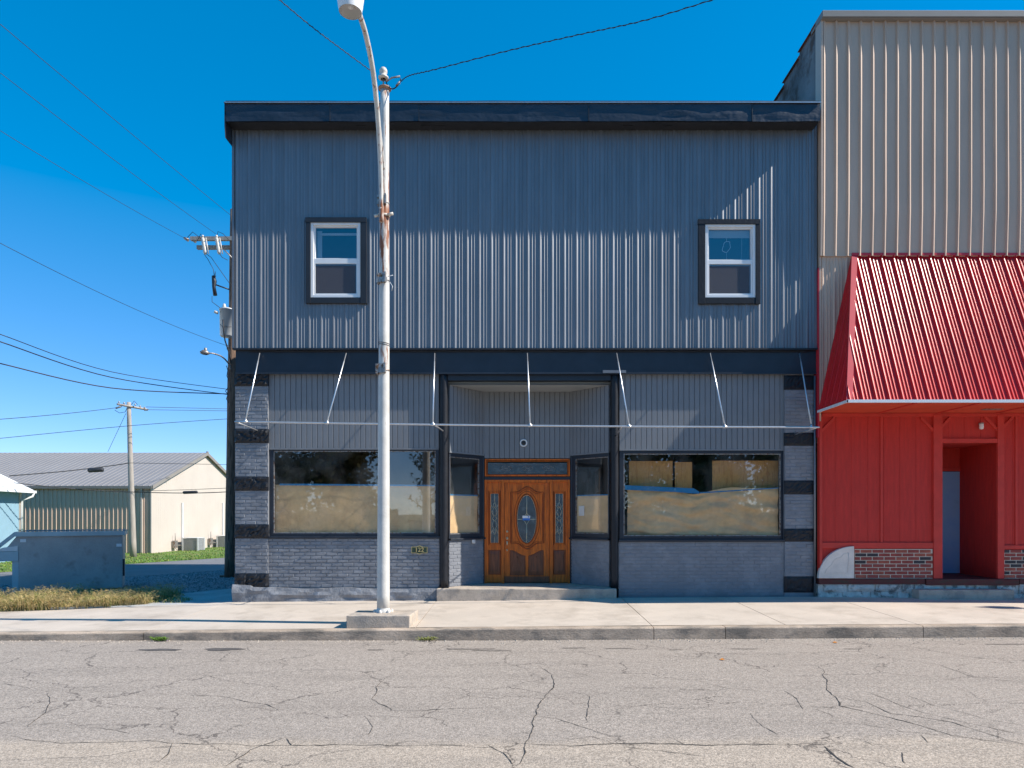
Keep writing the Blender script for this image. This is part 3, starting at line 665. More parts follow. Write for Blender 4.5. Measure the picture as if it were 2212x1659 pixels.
for i in range(n):
    for j in range(rows + 1): mb.face((g[i][j], g[i + 1][j], g[i + 1][j + 1], g[i][j + 1]))
mb.poly([mb.v[q] for q in g[0]] + [(xa, .12, -.05)])
mb.box(xa + .01, xa + .05, .05, .4, -.1, WZ(1268, .03))
mb.build('plinth', M['plinth'], B)

# entry recess
DY = .95
zcl = 4.13; FL = .257
L0, L1 = Vector((WX(970, .22), .22)), Vector((WX(1046, DY), DY))
R0, R1 = Vector((WX(1316, .22), .22)), Vector((WX(1232, DY), DY))
for px0, px1, nm in ((949, 968, 0), (1319, 1336, 1)):
    mb = MB(); cx = (WX(px0, .1) + WX(px1, .1)) / 2; r = (WX(px1, .1) - WX(px0, .1)) / 2
    k = [(cx + .004 * nz(0, i, 3, .9), .115, lerp(FL - .01, WZ(806, .1) + .01, i / 24)) for i in range(25)]
    mb.tube(k, [r * (1 + .05 * nz(1, i, 5, 1.7)) for i in range(25)], 14)
    mb.box(cx - r * 1.15, cx + r * 1.15, .04, .2, FL - .01, FL + .03) if nm == 0 else None
    mb.build('iron_column', M['blackstone'], B)
mb = MB(); mb.box(WX(1302, .02), WX(1352, .02), -.0, .04, WZ(806, .02), WZ(800, .02)); mb.build('beam_bracket', M['siding'], B)
mb = MB(); mb.box(WX(968, .12), WX(1319, .12), .10, .26, WZ(822, .12), WZ(806, .12) + .02); mb.build('entry_header', M['navy'], B)
mb = MB(); ribbed(mb, .2, DY + .02, lambda u: (L0.x + (u - .22) * (L1.x - L0.x) / (DY - .22) - .02, R0.x - (u - .22) * (R0.x - R1.x) / (DY - .22) + .02), lambda u, v, h: (v, u, zcl - h * .5), BOARD, .1016)
mb.box(L0.x - .1, R0.x + .1, .26, DY + .1, zcl + .02, zcl + .06); mb.build('entry_ceiling', pm('pale_grey_board', (.30, .32, .33), .6, 0, var=.05), B)
def splay(P0, P1, flip, seed):
    d = (P1 - P0); Ln = d.length; d = d / Ln; n = Vector((d.y, -d.x)) if flip else Vector((-d.y, d.x))
    # normal towards the middle of the recess
    if (n.x > 0) != (P0.x < 0.3): n = -n
    def T(u, v, h): return (P0.x + d.x * u + n.x * h, P0.y + d.y * u + n.y * h, v)
    mb = MB(); ribbed(mb, 0, Ln, lambda u: (2.86, zcl), T, BOARD, .1016); bx(mb, 0, Ln, 2.86, zcl, T, -.05, -.002); p_ = mb.build('board_panel', M['board'], B)
    mb = MB(); bx(mb, -.0, Ln, 2.83, 2.86, T, -.02, .02); mb.build('panel_trim', M['board'], p_)
    s0, s1 = 1.185, 2.829; g0, g1, h0, h1 = .03, Ln - .13, 1.27, 2.76
    mb = MB(); bx(mb, 0, g0, s0, s1, T, -.07, .0); bx(mb, g1, Ln, s0, s1, T, -.07, .0); bx(mb, g0, g1, s0, h0, T, -.07, .0); bx(mb, g0, g1, h1, s1, T, -.07, 0)
    fr = mb.build('side_window', M['navy'], B, bevel=.004)
    mb = MB(); frame(mb, g0 + .001, g1 - .001, h0 + .001, h1 - .001, T, .012, -.04, -.012); mb.build('glazing_bead', M['hardware'], fr)
    mb = MB(); bx(mb, -.0, Ln + .0, s0 - .035, s0, T, -.02, .05); mb.build('window_sill', M['navy'], fr, bevel=.004)
    mb = MB(); plate(mb, g0, g1, h0, h1, T, -.03); mb.build('window_glass', M['glass'], fr)
    mb = MB(); plate(mb, 0, Ln, FL - .1, s0 - .035, T, 0); bricks(mb, 0, Ln, FL, s0 - .037, T, seed=seed, dep=.006); bx(mb, 0, Ln, FL - .1, s0 - .04, T, -.09, -.001); mb.build('brick_apron', M['brick'], B)
    def paper(px_):
        mb = MB(); nn, mm = 14, 10; g = []
        for i in range(nn + 1):
            g.append([mb.p(T(lerp(g0 + .005, g1 - .005, i / nn), lerp(h0 + .02, 1.27 + (2.02 - 1.27) + .02 * nz(i * .3, seed, 1) , j / mm), -.055 + .012 * nz(i * .4, j * .5, seed, 1))) for j in range(mm + 1)])
        mb.smooth = True
        for i in range(nn):
            for j in range(mm): mb.face((g[i][j], g[i + 1][j], g[i + 1][j + 1], g[i][j + 1]))
        return mb
    return T, g0, g1, h0, h1, paper(0), Ln
TL = splay(L0, L1, True, 41); TR = splay(R0, R1, False, 42)
one('window_paper', 'brown paper covering the lower half of the slanted window left of the wooden door', 'paper', TL[5], M['paper'], 'paper sheets behind the shop glass')
one('window_paper', 'brown paper covering the lower half of the slanted window right of the wooden door', 'paper', TR[5], M['paper'], 'paper sheets behind the shop glass')
for t_, side in ((TL, 'left'), (TR, 'right')):
    mb = MB(); bx(mb, t_[1] + .002, t_[2] - .002, 2.015, 2.04, t_[0], -.05, -.048)
    one('blue_tape', 'strip of blue tape along the paper in the slanted window %s of the wooden door' % side, 'tape', mb, M['tape'], 'blue tape strips')
mb = MB(); bx(mb, TR[2] - .2, TR[2] - .06, 1.62, 1.82, TR[0], -.045, -.042)
one('window_notice', 'small white notice taped low in the slanted window right of the door', 'notice', mb, M['white'])
TD = flatT(DY)
dx0, dx1 = WX(1046, DY), WX(1232, DY)
mb = MB(); zt_ = WZ(990, DY); ribbed(mb, dx0, dx1, lambda u: (zt_, zcl), TD, BOARD, .1016, phase=dx0); mb.box(dx0, dx1, DY + .02, DY + .08, zt_, zcl); mb.build('board_panel', M['board'], B)
mb = MB(); mb.box(dx0 - .13, dx0, DY - .03, DY + .1, FL, zt_ + .03); mb.box(dx1, dx1 + .13, DY - .03, DY + .1, FL, zt_ + .03)
mb.box(dx0, dx1, DY - .005, DY + .1, WZ(1037, DY), WZ(1030, DY)); mb.build('door_post', M['navy'], B, bevel=.004)
# step
mb = MB(); sx0, sx1 = WX(943, -.1), WX(1332, -.1)
mb.prism([(sx0, -.1, -.05), (sx1, -.1, -.05), (sx1, .14, -.05), (R0.x, .22, -.05), (dx1 + .1, DY + .1, -.05), (dx0 - .1, DY + .1, -.05), (L0.x, .22, -.05), (sx0, .14, -.05)], (0, 0, FL + .05))
mb.build('entry_step', M['block'], B, bevel=.012)

# wooden entry: door, sidelights, transom
def dc(cx, cy): return ((1430 + cx * .2593) * .72, (1350 + cy * .2593) * .72)
def D(cx, cy, h=0):              # crop of the doorway -> world on the door plane
    px, py = dc(cx, cy); v = W(px, py, DY); return (v.x, DY - h, v.z)
def du(cx): return D(cx, 0)[0]
def dv_(cy): return D(0, cy)[2]
def mould(mb, pts, r=.012, closed=True, h=.0): mb.tube([D(x, y, h) for x, y in pts], r, 8, closed=closed)
def panel(mb, pts, inset, h):     # raised and fielded panel: ring slope then plate
    cx = sum(p[0] for p in pts) / len(pts); cy = sum(p[1] for p in pts) / len(pts)
    outer = [mb.p(D(x, y, .001)) for x, y in pts]
    inn = []
    for x, y in pts:
        dx, dy = cx - x, cy - y; l = math.hypot(dx, dy) or 1; inn.append(mb.p(D(x + dx / l * inset * 1.3, y + dy / l * inset * 1.3, h)))
    mb.face(inn); n = len(pts)
    for i in range(n): mb.face((outer[i], outer[(i + 1) % n], inn[(i + 1) % n], inn[i]))
def doorframe():
    mb = MB()
    for a, b in ((92, 112), (286, 320), (845, 882), (1056, 1078)): bx(mb, du(a), du(b), dv_(1545), dv_(345), TD, -.03, .035)
    bx(mb, du(112), du(286), dv_(372), dv_(345), TD, -.03, .033); bx(mb, du(320), du(845), dv_(380), dv_(345), TD, -.03, .033); bx(mb, du(882), du(1056), dv_(372), dv_(345), TD, -.03, .033)
    return mb.build('door_frame', M['wood'], B, bevel=.004)
doorframe()
door = MB(); xc, xh = 580, 258
# slab with an oval hole: radial faces between the oval and the slab rectangle
ov = [(580 + 112 * math.cos(t), 798 + 276 * math.sin(t)) for t in [2 * math.pi * i / 48 for i in range(48)]]
a_, b_, c_, d_ = 322, 843, 382, 1534
def rect_pt(t):
    co, si = math.cos(t), math.sin(t)
    kx = (b_ - 580) / co if co > 1e-9 else (a_ - 580) / co if co < -1e-9 else 1e9
    ky = (d_ - 798) / si if si > 1e-9 else (c_ - 798) / si if si < -1e-9 else 1e9
    k = min(abs(kx), abs(ky)); return (580 + co * k, 798 + si * k)
rp = [rect_pt(2 * math.pi * i / 48) for i in range(48)]
corners = [(b_, d_), (a_, d_), (a_, c_), (b_, c_)]
oi = [door.p(D(x, y, .0)) for x, y in ov]; ri = [door.p(D(x, y, .0)) for x, y in rp]; ob = [door.p(D(x, y, -.04)) for x, y in ov]
for i in range(48):
    j = (i + 1) % 48; ids = [oi[i], ri[i]]
    for cx_, cy_ in corners:
        t0 = math.atan2(cy_ - 798, cx_ - 580) % (2 * math.pi); s0, s1 = 2 * math.pi * i / 48, 2 * math.pi * (i + 1) / 48
        if s0 < t0 < s1: ids.append(door.p(D(cx_, cy_, 0)))
    ids += [ri[j], oi[j]]; door.face(ids[::-1]); door.face((oi[i], oi[j], ob[j], ob[i]))
dr = door.build('front_door', M['wood'], B)
mb = MB(); mould(mb, [(580 + 118 * math.cos(t), 798 + 282 * math.sin(t)) for t in [2 * math.pi * i / 56 for i in range(56)]], .013, True, .004)
mould(mb, [(580 + 148 * math.cos(t), 798 + 318 * math.sin(t)) for t in [2 * math.pi * i / 56 for i in range(56)]], .007, True, .002)
def arch(x0, x1, y0, y1, dy, up=True):   # shouldered arch outline pieces
    pts = []
    for i in range(25):
        t = i / 24; x = lerp(x0 + 60, x1 - 60, t); pts.append((x, y0 - dy * (.5 - .5 * math.cos(2 * math.pi * t))))
    return pts
up_ = [(395, 490)] + arch(395, 775, 490, 0, 62) + [(775, 490)]
lo_ = [(775, 1075)] + [(x, 2 * 1075 - y - 20) for x, y in arch(395, 775, 1075 - 10, 0, 62)][::-1] + [(395, 1075)]
lo_ = [(775, 1078)] + [(lerp(715, 455, i / 24), 1078 + 66 * (.5 - .5 * math.cos(2 * math.pi * i / 24))) for i in range(25)] + [(395, 1078)]
mould(mb, up_ + lo_, .013, True, .003)
sc2 = lambda P_, k: [(585 + (x - 585) * k, 785 + (y - 785) * k * 1.02) for x, y in P_]
mould(mb, sc2(up_ + lo_, .92), .006, True, .002)
mb.build('door_moulding', M['wood_mid'], dr)
mb = MB()
for s in (1, -1):
    f = lambda x: 580 + s * (x - 580)
    top = [(f(lerp(390, 558, i / 12)), 1163 + 62 * (.5 - .5 * math.cos(math.pi * i / 12))) for i in range(13)]
    pts = top + [(f(558), 1450), (f(390), 1450)]
    if s < 0: pts = pts[::-1]
    panel(mb, pts, 38, .012)
    mould(mb, pts, .009, True, .002)
mb.build('door_panel', M['wood_dark'], dr)
mb = MB(); plate(mb, du(322), du(843), dv_(1534), dv_(1462), TD, .004); mb.build('kick_rail', M['wood_dark'], dr)
mb = MB(); mb.poly([D(x, y, -.012) for x, y in ov][::-1]); dg = mb.build('door_glass', M['glass_art'], dr)
mb = MB()
def came(pts, r=.005, closed=False): mb.tube([D(x, y, -.008) for x, y in pts], r, 6, closed=closed)
came([(580 + 111 * math.cos(t), 798 + 275 * math.sin(t)) for t in [2 * math.pi * i / 48 for i in range(48)]], .006, True)
came([(580, 524), (580, 745)]); came([(578, 860), (578, 1072)]); came([(468, 802), (530, 802)]); came([(620, 802), (692, 802)])
came([(550, 820), (578, 862), (606, 820)]); came([(560, 750), (580, 738), (600, 750)])
mb.build('leading', M['lead'], dr)
mb = MB(); bx(mb, du(530), du(620), dv_(790), dv_(760), TD, -.006, -.004)
st = mb.build('door_sticker', M['white'], dr)
mb = MB(); bx(mb, du(532), du(618), dv_(814), dv_(789), TD, -.006, -.0035); mb.lathe((du(600), DY + .0035, dv_(775)), [(.0004, 0), (.016, 0), (.016, .002)], 14, 'y'); mb.build('sticker_print', M['stickerblue'], dr)
for cy, r in ((944, .022), (1022, .024), (1158, .018)):
    mb = MB(); mb.lathe(D(352, cy, 0), [(r * 1.15, 0), (r, -.012), (r * .55, -.02), (r * .5, -.035), (.0005, -.037)], 16, 'y'); mb.build('lock', M['brass'], dr)
mb = MB(); mb.tube([D(352, 1062, .0), D(352, 1062, .04), D(353, 1085, .045), D(352, 1100, .03)], [.016, .014, .012, .008], 10); mb.build('handle', M['brass'], dr)
for a, b, g in ((112, 286, (162, 252)), (882, 1056, (911, 1001))):
    mb = MB(); ga, gb = g; gt, gm = 505, 1075
    bx(mb, du(a), du(ga), dv_(1534), dv_(372), TD, -.02, .0); bx(mb, du(gb), du(b), dv_(1534), dv_(372), TD, -.02, .0)
    bx(mb, du(ga), du(gb), dv_(gt), dv_(372), TD, -.02, .0); bx(mb, du(ga), du(gb), dv_(1534), dv_(gm), TD, -.02, .0)
    sl = mb.build('sidelight', M['wood'], B)
    mb = MB()
    m0, m1 = ga - 22, gb + 22
    for q in ((m0, m1, gt - 28, gm + 25), (m0 + 12, m1 - 12, gt - 14, gm + 10)):
        mould(mb, [(q[0], q[2]), (q[1], q[2]), (q[1], q[3]), (q[0], q[3])], .008, True, .001)
    mould(mb, [(m0, 1160), (m1, 1160), (m1, 1440), (m0, 1440)], .010, True, .001)
    mb.build('sidelight_moulding', M['wood_mid'], sl)
    mb = MB(); panel(mb, [(m0 + 3, 1163), (m1 - 3, 1163), (m1 - 3, 1437), (m0 + 3, 1437)], 36, .012); mb.build('sidelight_panel', M['wood_dark'], sl)
    mb = MB(); plate(mb, du(ga), du(gb), dv_(gm), dv_(gt), TD, -.012); mb.build('sidelight_glass', M['glass_art'], sl)
    mb = MB(); cx = (ga + gb) / 2
    def zig(pts): mb.tube([D(cx + x, y, -.008) for x, y in pts], .0035, 5)
    mb.tube([D(x, y, -.008) for x, y in ((ga + 2, gt + 2), (gb - 2, gt + 2), (gb - 2, gm - 2), (ga + 2, gm - 2))], .004, 5, closed=True)
    zig([(0, gt), (0, 605)]); zig([(0, 985), (0, gm)])
    for s in (1, -1):
        zig([(0, 605), (18 * s, 640), (0, 672)]); zig([(0, 760), (26 * s, 792), (0, 825)]); zig([(0, 915), (18 * s, 945), (0, 980)])
        zig([(40 * s, 635), (12 * s, 680), (30 * s, 715), (12 * s, 765)]); zig([(40 * s, 965), (12 * s, 905), (30 * s, 870), (12 * s, 822)]); zig([(0, 672), (0, 760)]); zig([(0, 825), (0, 915)])
    mb.build('leading', M['lead'], sl)
mb = MB(); frame(mb, du(95), du(1078), dv_(305), dv_(104), TD, .030, -.02, .02); tr = mb.build('transom', M['wood'], B, bevel=.005)
mb = MB(); frame(mb, du(118), du(1055), dv_(292), dv_(128), TD, .010, -.02, .028); mb.build('transom_moulding', M['wood'], tr)
mb = MB(); plate(mb, du(130), du(1045), dv_(280), dv_(148), TD, -.008); mb.build('transom_glass', M['glass_art'], tr)
mb = MB()
for cx in (340, 588, 836):
    for s in (1, -1):
        mb.tube([D(cx + x, 213 + s * y, -.004) for x, y in ((-68, 0), (-40, 22), (0, 30), (40, 22), (68, 0))], .0035, 5)
        mb.tube([D(cx + x, 213 + s * y, -.004) for x, y in ((-30, -16), (0, 6), (30, -16))], .0035, 5)
for y in (170, 258): mb.tube([D(170, y, -.004), D(1010, y, -.004)], .0025, 5)
mb.build('leading', M['hardware'], tr)
# round lamp over the door, number plate
c_ = W(1131, 957, DY - .01)
t = thing('wall_lamp', 'small round white lamp with dark centre above the wooden door', 'lamp', c_)
mb = MB(); mb.lathe(c_, [(.078, 0), (.078, -.03), (.066, -.042), (.05, -.03)], 28, 'y'); mb.build('rim', M['white'], t)
mb = MB(); mb.lathe(c_, [(.05, -.03), (.03, -.038), (.0005, -.04)], 20, 'y'); mb.build('lens', M['lid'], t)
c_ = W(906, 1188, PY)
t = thing('house_number_plaque', 'dark green plaque with gold rim reading 122 on the grey brick', 'sign', (c_.x, PY + .01, c_.z))
def plq(sx, sz, bump): return [(c_.x - sx, c_.z - sz), (c_.x - .05 * 1.2, c_.z - sz), (c_.x, c_.z - sz - bump), (c_.x + .06, c_.z - sz), (c_.x + sx, c_.z - sz), (c_.x + sx, c_.z + sz), (c_.x + .06, c_.z + sz), (c_.x, c_.z + sz + bump), (c_.x - .06, c_.z + sz), (c_.x - sx, c_.z + sz)]
mb = MB(); mb.prism([(x, PY + .02, z) for x, z in plq(.152, .06, .025)], (0, -.02, 0)); mb.build('rim', M['gold'], t)
mb = MB(); mb.prism([(x, PY + .001, z) for x, z in plq(.14, .05, .02)], (0, -.004, 0)); mb.build('face', M['plaque'], t)
cu = bpy.data.curves.new('digits', 'FONT'); cu.body = '122'; cu.size = .115; cu.align_x = 'CENTER'; cu.align_y = 'CENTER'; cu.extrude = .002
to = bpy.data.objects.new('digits_tmp', cu); COL.objects.link(to); bpy.context.view_layer.update()
me = bpy.data.meshes.new_from_object(to); bpy.data.objects.remove(to)
o = bpy.data.objects.new('digits', me); COL.objects.link(o); me.materials.clear(); me.materials.append(M['gold']); o.parent = t; o.rotation_euler = (R(90), 0, 0); o.location = (0, -.017, 0)
mb = MB(); q = W(1023, 1169, .72); mb.box(q.x - .03, q.x + .02, q.y - .09, q.y - .03, q.z - .03, q.z + .03); mb.box(q.x - .045, q.x + .035, q.y - .03, q.y + .08, q.z - .045, q.z + .045)
one('outlet_box', 'small pale outdoor outlet box under the slanted window left of the door', 'outlet', mb, M['acgrey'], bevel=.004)
# paper and boards in the shop windows
def sheet(x0, x1, z0, ztop, Y, amp, seed, nx=60, nzv=22, fr=1.0):
    mb = MB(); mb.smooth = True; g = []
    for i in range(nx + 1):
        u = lerp(x0, x1, i / nx)
        g.append([mb.p((u, Y + amp * (nz(u * 1.3, j * .10, seed, fr) + .9 * abs(nz(u * 1.6 + j * .09, j * .05 - u * .35, seed + 3, fr)) + .7 * abs(nz(u * 1.8 - j * .07, j * .10 + u * .5, seed + 6, fr)) + .2 * nz(u * 7, j * .3, seed + 9, fr)), lerp(z0, ztop(u), j / nzv))) for j in range(nzv + 1)])
    for i in range(nx):
        for j in range(nzv): mb.face((g[i][j], g[i + 1][j], g[i + 1][j + 1], g[i][j + 1]))
    return mb
zp = WZ(1047, .23)
one('window_paper', 'long flat sheet of brown paper behind the left shop window glass', 'paper', sheet(GL[0] + .005, GL[1] - .005, GL[2] + .01, lambda u: zp + .01 * nz(u, 1, 1), .235, .012, 3), M['paper'], 'paper sheets behind the shop glass')
mb = MB(); mb.prism([(GL[0] + .1, .205, zp - .015), (GL[1] - .01, .205, zp - .03), (GL[1] - .01, .205, zp - .004), (GL[0] + .1, .205, zp + .02)], (0, .002, 0))
one('blue_tape', 'thin strip of blue tape across the left shop window above the paper', 'tape', mb, M['tape'], 'blue tape strips')
def top_r(u):
    t = (u - GR[0]) / (GR[1] - GR[0]); return WZ(1054, .25) - .12 * math.exp(-((t - .46) / .12) ** 2) + .02 * nz(u, 5, 5, 2)
one('window_paper', 'crumpled brown paper hanging in folds in the right shop window', 'paper', sheet(GR[0] + .09, GR[1] - .01, GR[2] + .02, top_r, .245, .05, 8, 110, 40, 1.3), M['paper'], 'paper sheets behind the shop glass')
mb = MB(); mb.prism([(GR[0] + .03, .20, WZ(1058, .2)), (GR[0] + 1.0, .20, WZ(1063, .2)), (GR[0] + 1.45, .20, WZ(1067, .2)), (GR[0] + 1.45, .20, WZ(1062, .2)), (GR[0] + 1.35, .20, WZ(1055, .2)), (GR[0] + .03, .20, WZ(1048, .2))], (0, .002, 0))
one('blue_tape', 'wide sagging band of blue tape at the left of the right shop window', 'tape', mb, M['tape'], 'blue tape strips')
mb = MB(); mb.prism([(GR[0] + 1.46, .20, WZ(1066, .2)), (GR[1] - .02, .20, WZ(1055, .2)), (GR[1] - .02, .20, WZ(1053, .2)), (GR[0] + 1.46, .20, WZ(1063, .2))], (0, .002, 0))
one('blue_tape', 'narrow rising strip of blue tape at the right of the right shop window', 'tape', mb, M['tape'], 'blue tape strips')
for (a, b, c, d, lb) in ((1359, 1453, 996, 1075, 'plywood board leaning in the right shop window, leftmost of three'), (1458, 1495, 998, 1075, 'narrow plywood board in the right shop window, between two wider boards'), (1539, 1684, 995, 1080, 'widest plywood board standing at the right in the right shop window')):
    mb = MB(); Yb = .42; mb.box(WX(a, Yb), WX(b, Yb), Yb, Yb + .02, WZ(d, Yb), WZ(c, Yb))
    one('plywood_board', lb, 'board', mb, M['plywood'], 'plywood boards in the shop window')

# ------------------------------------------------------------------ bare awning frame
AF = thing('awning_frame', 'bare galvanised awning frame without cloth over the grey shop front', 'awning frame', (0, -.4, 3.2))
RY = -.85
ra, rb = W(507, 911, RY), W(1770, 923, RY)
def railp(px): t = (WX(px, RY) - ra.x) / (rb.x - ra.x); q = ra.lerp(rb, t); q.z -= .02 * math.sin(math.pi * t); return q
mb = MB(); mb.tube([railp(p) for p in range(507, 1771, 60)] + [rb], .0165, 10); mb.build('rail', M['galv'], AF)
for a, b in ((561, 530), (748, 706), (939, 935), (1139, 1145), (1332, 1359), (1534, 1566), (1727, 1753)):
    top = W(a, 763, -.02); bot = railp(b); mb = MB(); mb.tube([top, top.lerp(bot, .12), top.lerp(bot, .125), bot], [.009, .009, .0125, .0125], 8)
    sr = mb.build('strut', M['galv'], AF)
    mb = MB(); mb.tube([bot + Vector((-.035, 0, 0)), bot + Vector((.035, 0, 0))], .024, 10); mb.tube([bot, bot + (top - bot).normalized() * .06], .019, 8); mb.build('clamp', M['galv'], sr)
for a, (bx_, by_, bY) in ((509, (556, 930, PY - .02)), (937, (957, 931, .05)), (1344, (1331, 940, .05)), (1767, (1716, 939, PY - .02))):
    mb = MB(); mb.tube([railp(a), W(bx_, by_, bY)], .0125, 8); mb.build('brace', M['galv'], AF)

# ------------------------------------------------------------------ red and tan neighbour building
N_ = thing('red_front_building', 'taller building with tan ribbed metal top and red boarded ground floor', 'building', (10, .05, 0))
NX = 5.765; XE = 17.0; ZT = WZ(23, -.2); ZAW = WZ(552, 0)
def lean(z): return -.07 * max(0, min(1, (z - 5.3) / 2.1)) - .012
mb = MB()
zr_ = [ZAW + .03, 5.9 + .9, 7.3, 7.8, 8.6, 9.6, ZT - .1]
for a, b in zip([WZ(556, 0)] + zr_[1:], zr_[1:] + [ZT]):
    if b > a: ribbed(mb, NX + .03, XE, lambda u, a=a, b=b: (a, b), lambda u, v, h: (u, lean(v) - h * 1.1 + .010 * nz(u * .9, v * .45, 2, 1), v), [(0, 0), (.005, .006), (.012, .034), (.018, .038), (.024, .037), (.066, .004), (.074, 0), (.15, 0)], .2286, phase=.085)
mb.build('metal_siding', M['brown'], N_)
mb = MB(); za = WZ(556, 0); zl = WZ(800, 0)
ribbed(mb, NX + .03, WX(1850, 0), lambda u: (zl - .6, za), lambda u, v, h: (u, -.025 - h, v), MAJOR, .2286, phase=.085)
mb.build('lower_siding', M['brown'], N_)
mb = MB(); zs_l = [za, 6.8, 7.3, 7.8, 9.6, ZT - .05]
for a, b in zip(zs_l, zs_l[1:]):
    mb.prism([(NX, lean(a) - .042, a), (NX, .12, a), (NX, .12, b), (NX, lean(b) - .042, b)], (.035, 0, 0))
mb.box(NX, NX + .03, -.05, .12, 3.4, za - .001); mb.build('corner_trim', M['brown'], N_)
mb = MB(); mb.box(NX - .022, NX - .002, -.05, .12, 3.1, WZ(580, 0)); mb.build('red_edge_trim', M['red_trim'], N_)
mb = MB(); mb.box(NX - .01, XE, -.20, .3, ZT - .11, ZT + .01); mb.box(NX - .01, XE, -.18, .0, ZT - .125, ZT - .1101)
mb.build('top_trim', M['roof_trim'], N_, bevel=.01)
mb = MB(); mb.box(NX + .02, WX(1842, -.02), -.06, -.01, za, za + .028); mb.build('ledge_flashing', M['brown'], N_)
mb = MB(); mb.box(NX + .02, NX + .3, .1, 14, 3, 10.6)
steps = [(.1, .9, .42), (.9, 1.7, .30), (1.7, 2.6, .20), (2.6, 4, .05), (4, 6, -.1), (6, 9, -.3), (9, 14, -.6)]
for a, b, h in steps: mb.box(NX + .02, NX + .3, a + .001, b, 10.6, ZT - .45 + h)
sw = mb.build('side_wall', M['old_wall'], N_)
for a, b, h in steps:
    y = a
    while y < b - .1:
        mb = MB(); e = min(y + .34, b); mb.prism([(NX - .03, y, ZT - .45 + h - .02), (NX + .34, y, ZT - .45 + h - .02), (NX + .30, y, ZT - .45 + h + .05), (NX + .16, y, ZT - .45 + h + .085 + random.uniform(0, .02)), (NX + .01, y, ZT - .45 + h + .05)], (0, e - y - .01, 0))
        mb.build('coping_tile', M['coping'], sw); y += .34
mb = MB(); mb.box(NX + .3, XE, .15, 14, 10.2, 10.4); mb.box(NX + .3, XE, 13.7, 14, -.2, 10.2); mb.box(XE - .3, XE, .15, 13.7, -.2, 10.2)
mb.box(NX + .02, NX + .3, .4, 14, -.2, 2.999); mb.build('shell', M['old_wall'], N_)
mb = MB(); mb.box(NX + .3, XE - .3, .10, .25, 3.2, 10.2); mb.build('front_wall', M['interior'], N_)
# red mansard awning
AWt = (6.39, 0, WZ(552, 0)); AWy = -1.17; AWz = WZ(866, AWy); AWx = WX(1829, AWy)
mb = MB()
RED = [(0, 0), (.006, .006), (.015, .024), (.021, .028), (.029, .028), (.036, .0262), (.044, .023), (.050, .019), (.060, .006), (.066, 0), (.092, 0), (.097, .011), (.103, .013), (.110, .0108), (.117, .0075), (.126, 0), (.153, 0), (.158, .011), (.164, .013), (.171, .0108), (.178, .0075), (.187, 0)]
def Tf(u, v, h):
    n = Vector((0, -2.95, 1.17)).normalized() ; q = Vector((u, AWy * (1 - v), lerp(AWz, AWt[2], v))) + n * h - Vector((0, .02, 0)); return q
ribbed(mb, AWx, XE, lambda u: (0, max(.0, min(1, (u - AWx) / (AWt[0] - AWx)))), Tf, RED, .2286, phase=.03)
mb.build('awning_front', M['red_metal'], N_)
mb = MB(); Bp, Cp, Ap = Vector((5.76, -.02, WZ(888, 0))), Vector((AWx, AWy, AWz)), Vector((AWt[0], -.02, AWt[2]))
nn = (Cp - Bp).cross(Ap - Bp).normalized(); nn = nn if nn.x < 0 else -nn
Le = (Cp - Bp).length
ribbed(mb, 0, Le, lambda u: (0, 1 - u / Le), lambda u, v, h: Bp + (Cp - Bp) * (u / Le) + (Ap - Bp) * v + nn * h, RED, .2286, sc_=.6)
mb.build('awning_end', M['red_metal'], N_)
mb = MB(); h0_, h1_ = Cp + Vector((0, -.02, 0)), Ap + Vector((0, -.035, .01))
wv_ = Vector((.085, 0, .0))
mb.prism([h0_ + Vector((-.02, -.012, 0)), h0_ + wv_ + Vector((0, -.012, 0)), h1_ + wv_, h1_ + Vector((-.02, 0, 0))], (0, .03, 0)); mb.build('hip_trim', M['red_trim'], N_)
mb = MB(); mb.box(AWt[0] - .02, XE, -.075, .0, AWt[2] - .02, AWt[2] + .025)
for i in range(20): mb.lathe((AWt[0] + .3 + i * .6, -.076, AWt[2] + .002), [(.01, 0), (.0005, -.006)], 6, 'y')
mb.build('top_flashing', M['red_trim'], N_)
mb = MB(); mb.box(AWx - .02, XE, AWy - .055, AWy - .02, AWz - .035, AWz + .015)
mb.prism([Vector((AWx - .02, AWy - .055, AWz - .035)), Vector((AWx - .02, AWy - .055, AWz + .01)), Vector((5.742, -.0, WZ(888, 0) + .01)), Vector((5.742, -.0, WZ(888, 0) - .035))], (.02, 0, 0))
mb.build('awning_drip_edge', M['white_roof'], N_)
mb = MB(); mb.prism([(5.765, .02, AWz - .03), (XE, .02, AWz - .03), (XE, AWy - .02, AWz - .03), (AWx, AWy - .02, AWz - .03)], (0, 0, .02)); so = mb.build('awning_soffit', pm('orange_red_soffit', (.62, .07, .03), .7, 0, var=.12), N_)
mb = MB()
for x in (6.9, 8.0, 9.1, 10.3): mb.box(x, x + .04, AWy, .0, AWz - .045, AWz - .0301)
mb.build('soffit_batten', M['red_post'], so)
mb = MB(); mb.box(WX(2120, -.4), WX(2160, -.4), -.5, -.38, AWz - .04, AWz - .0302); mb.build('soffit_vent', M['hardware'], so)
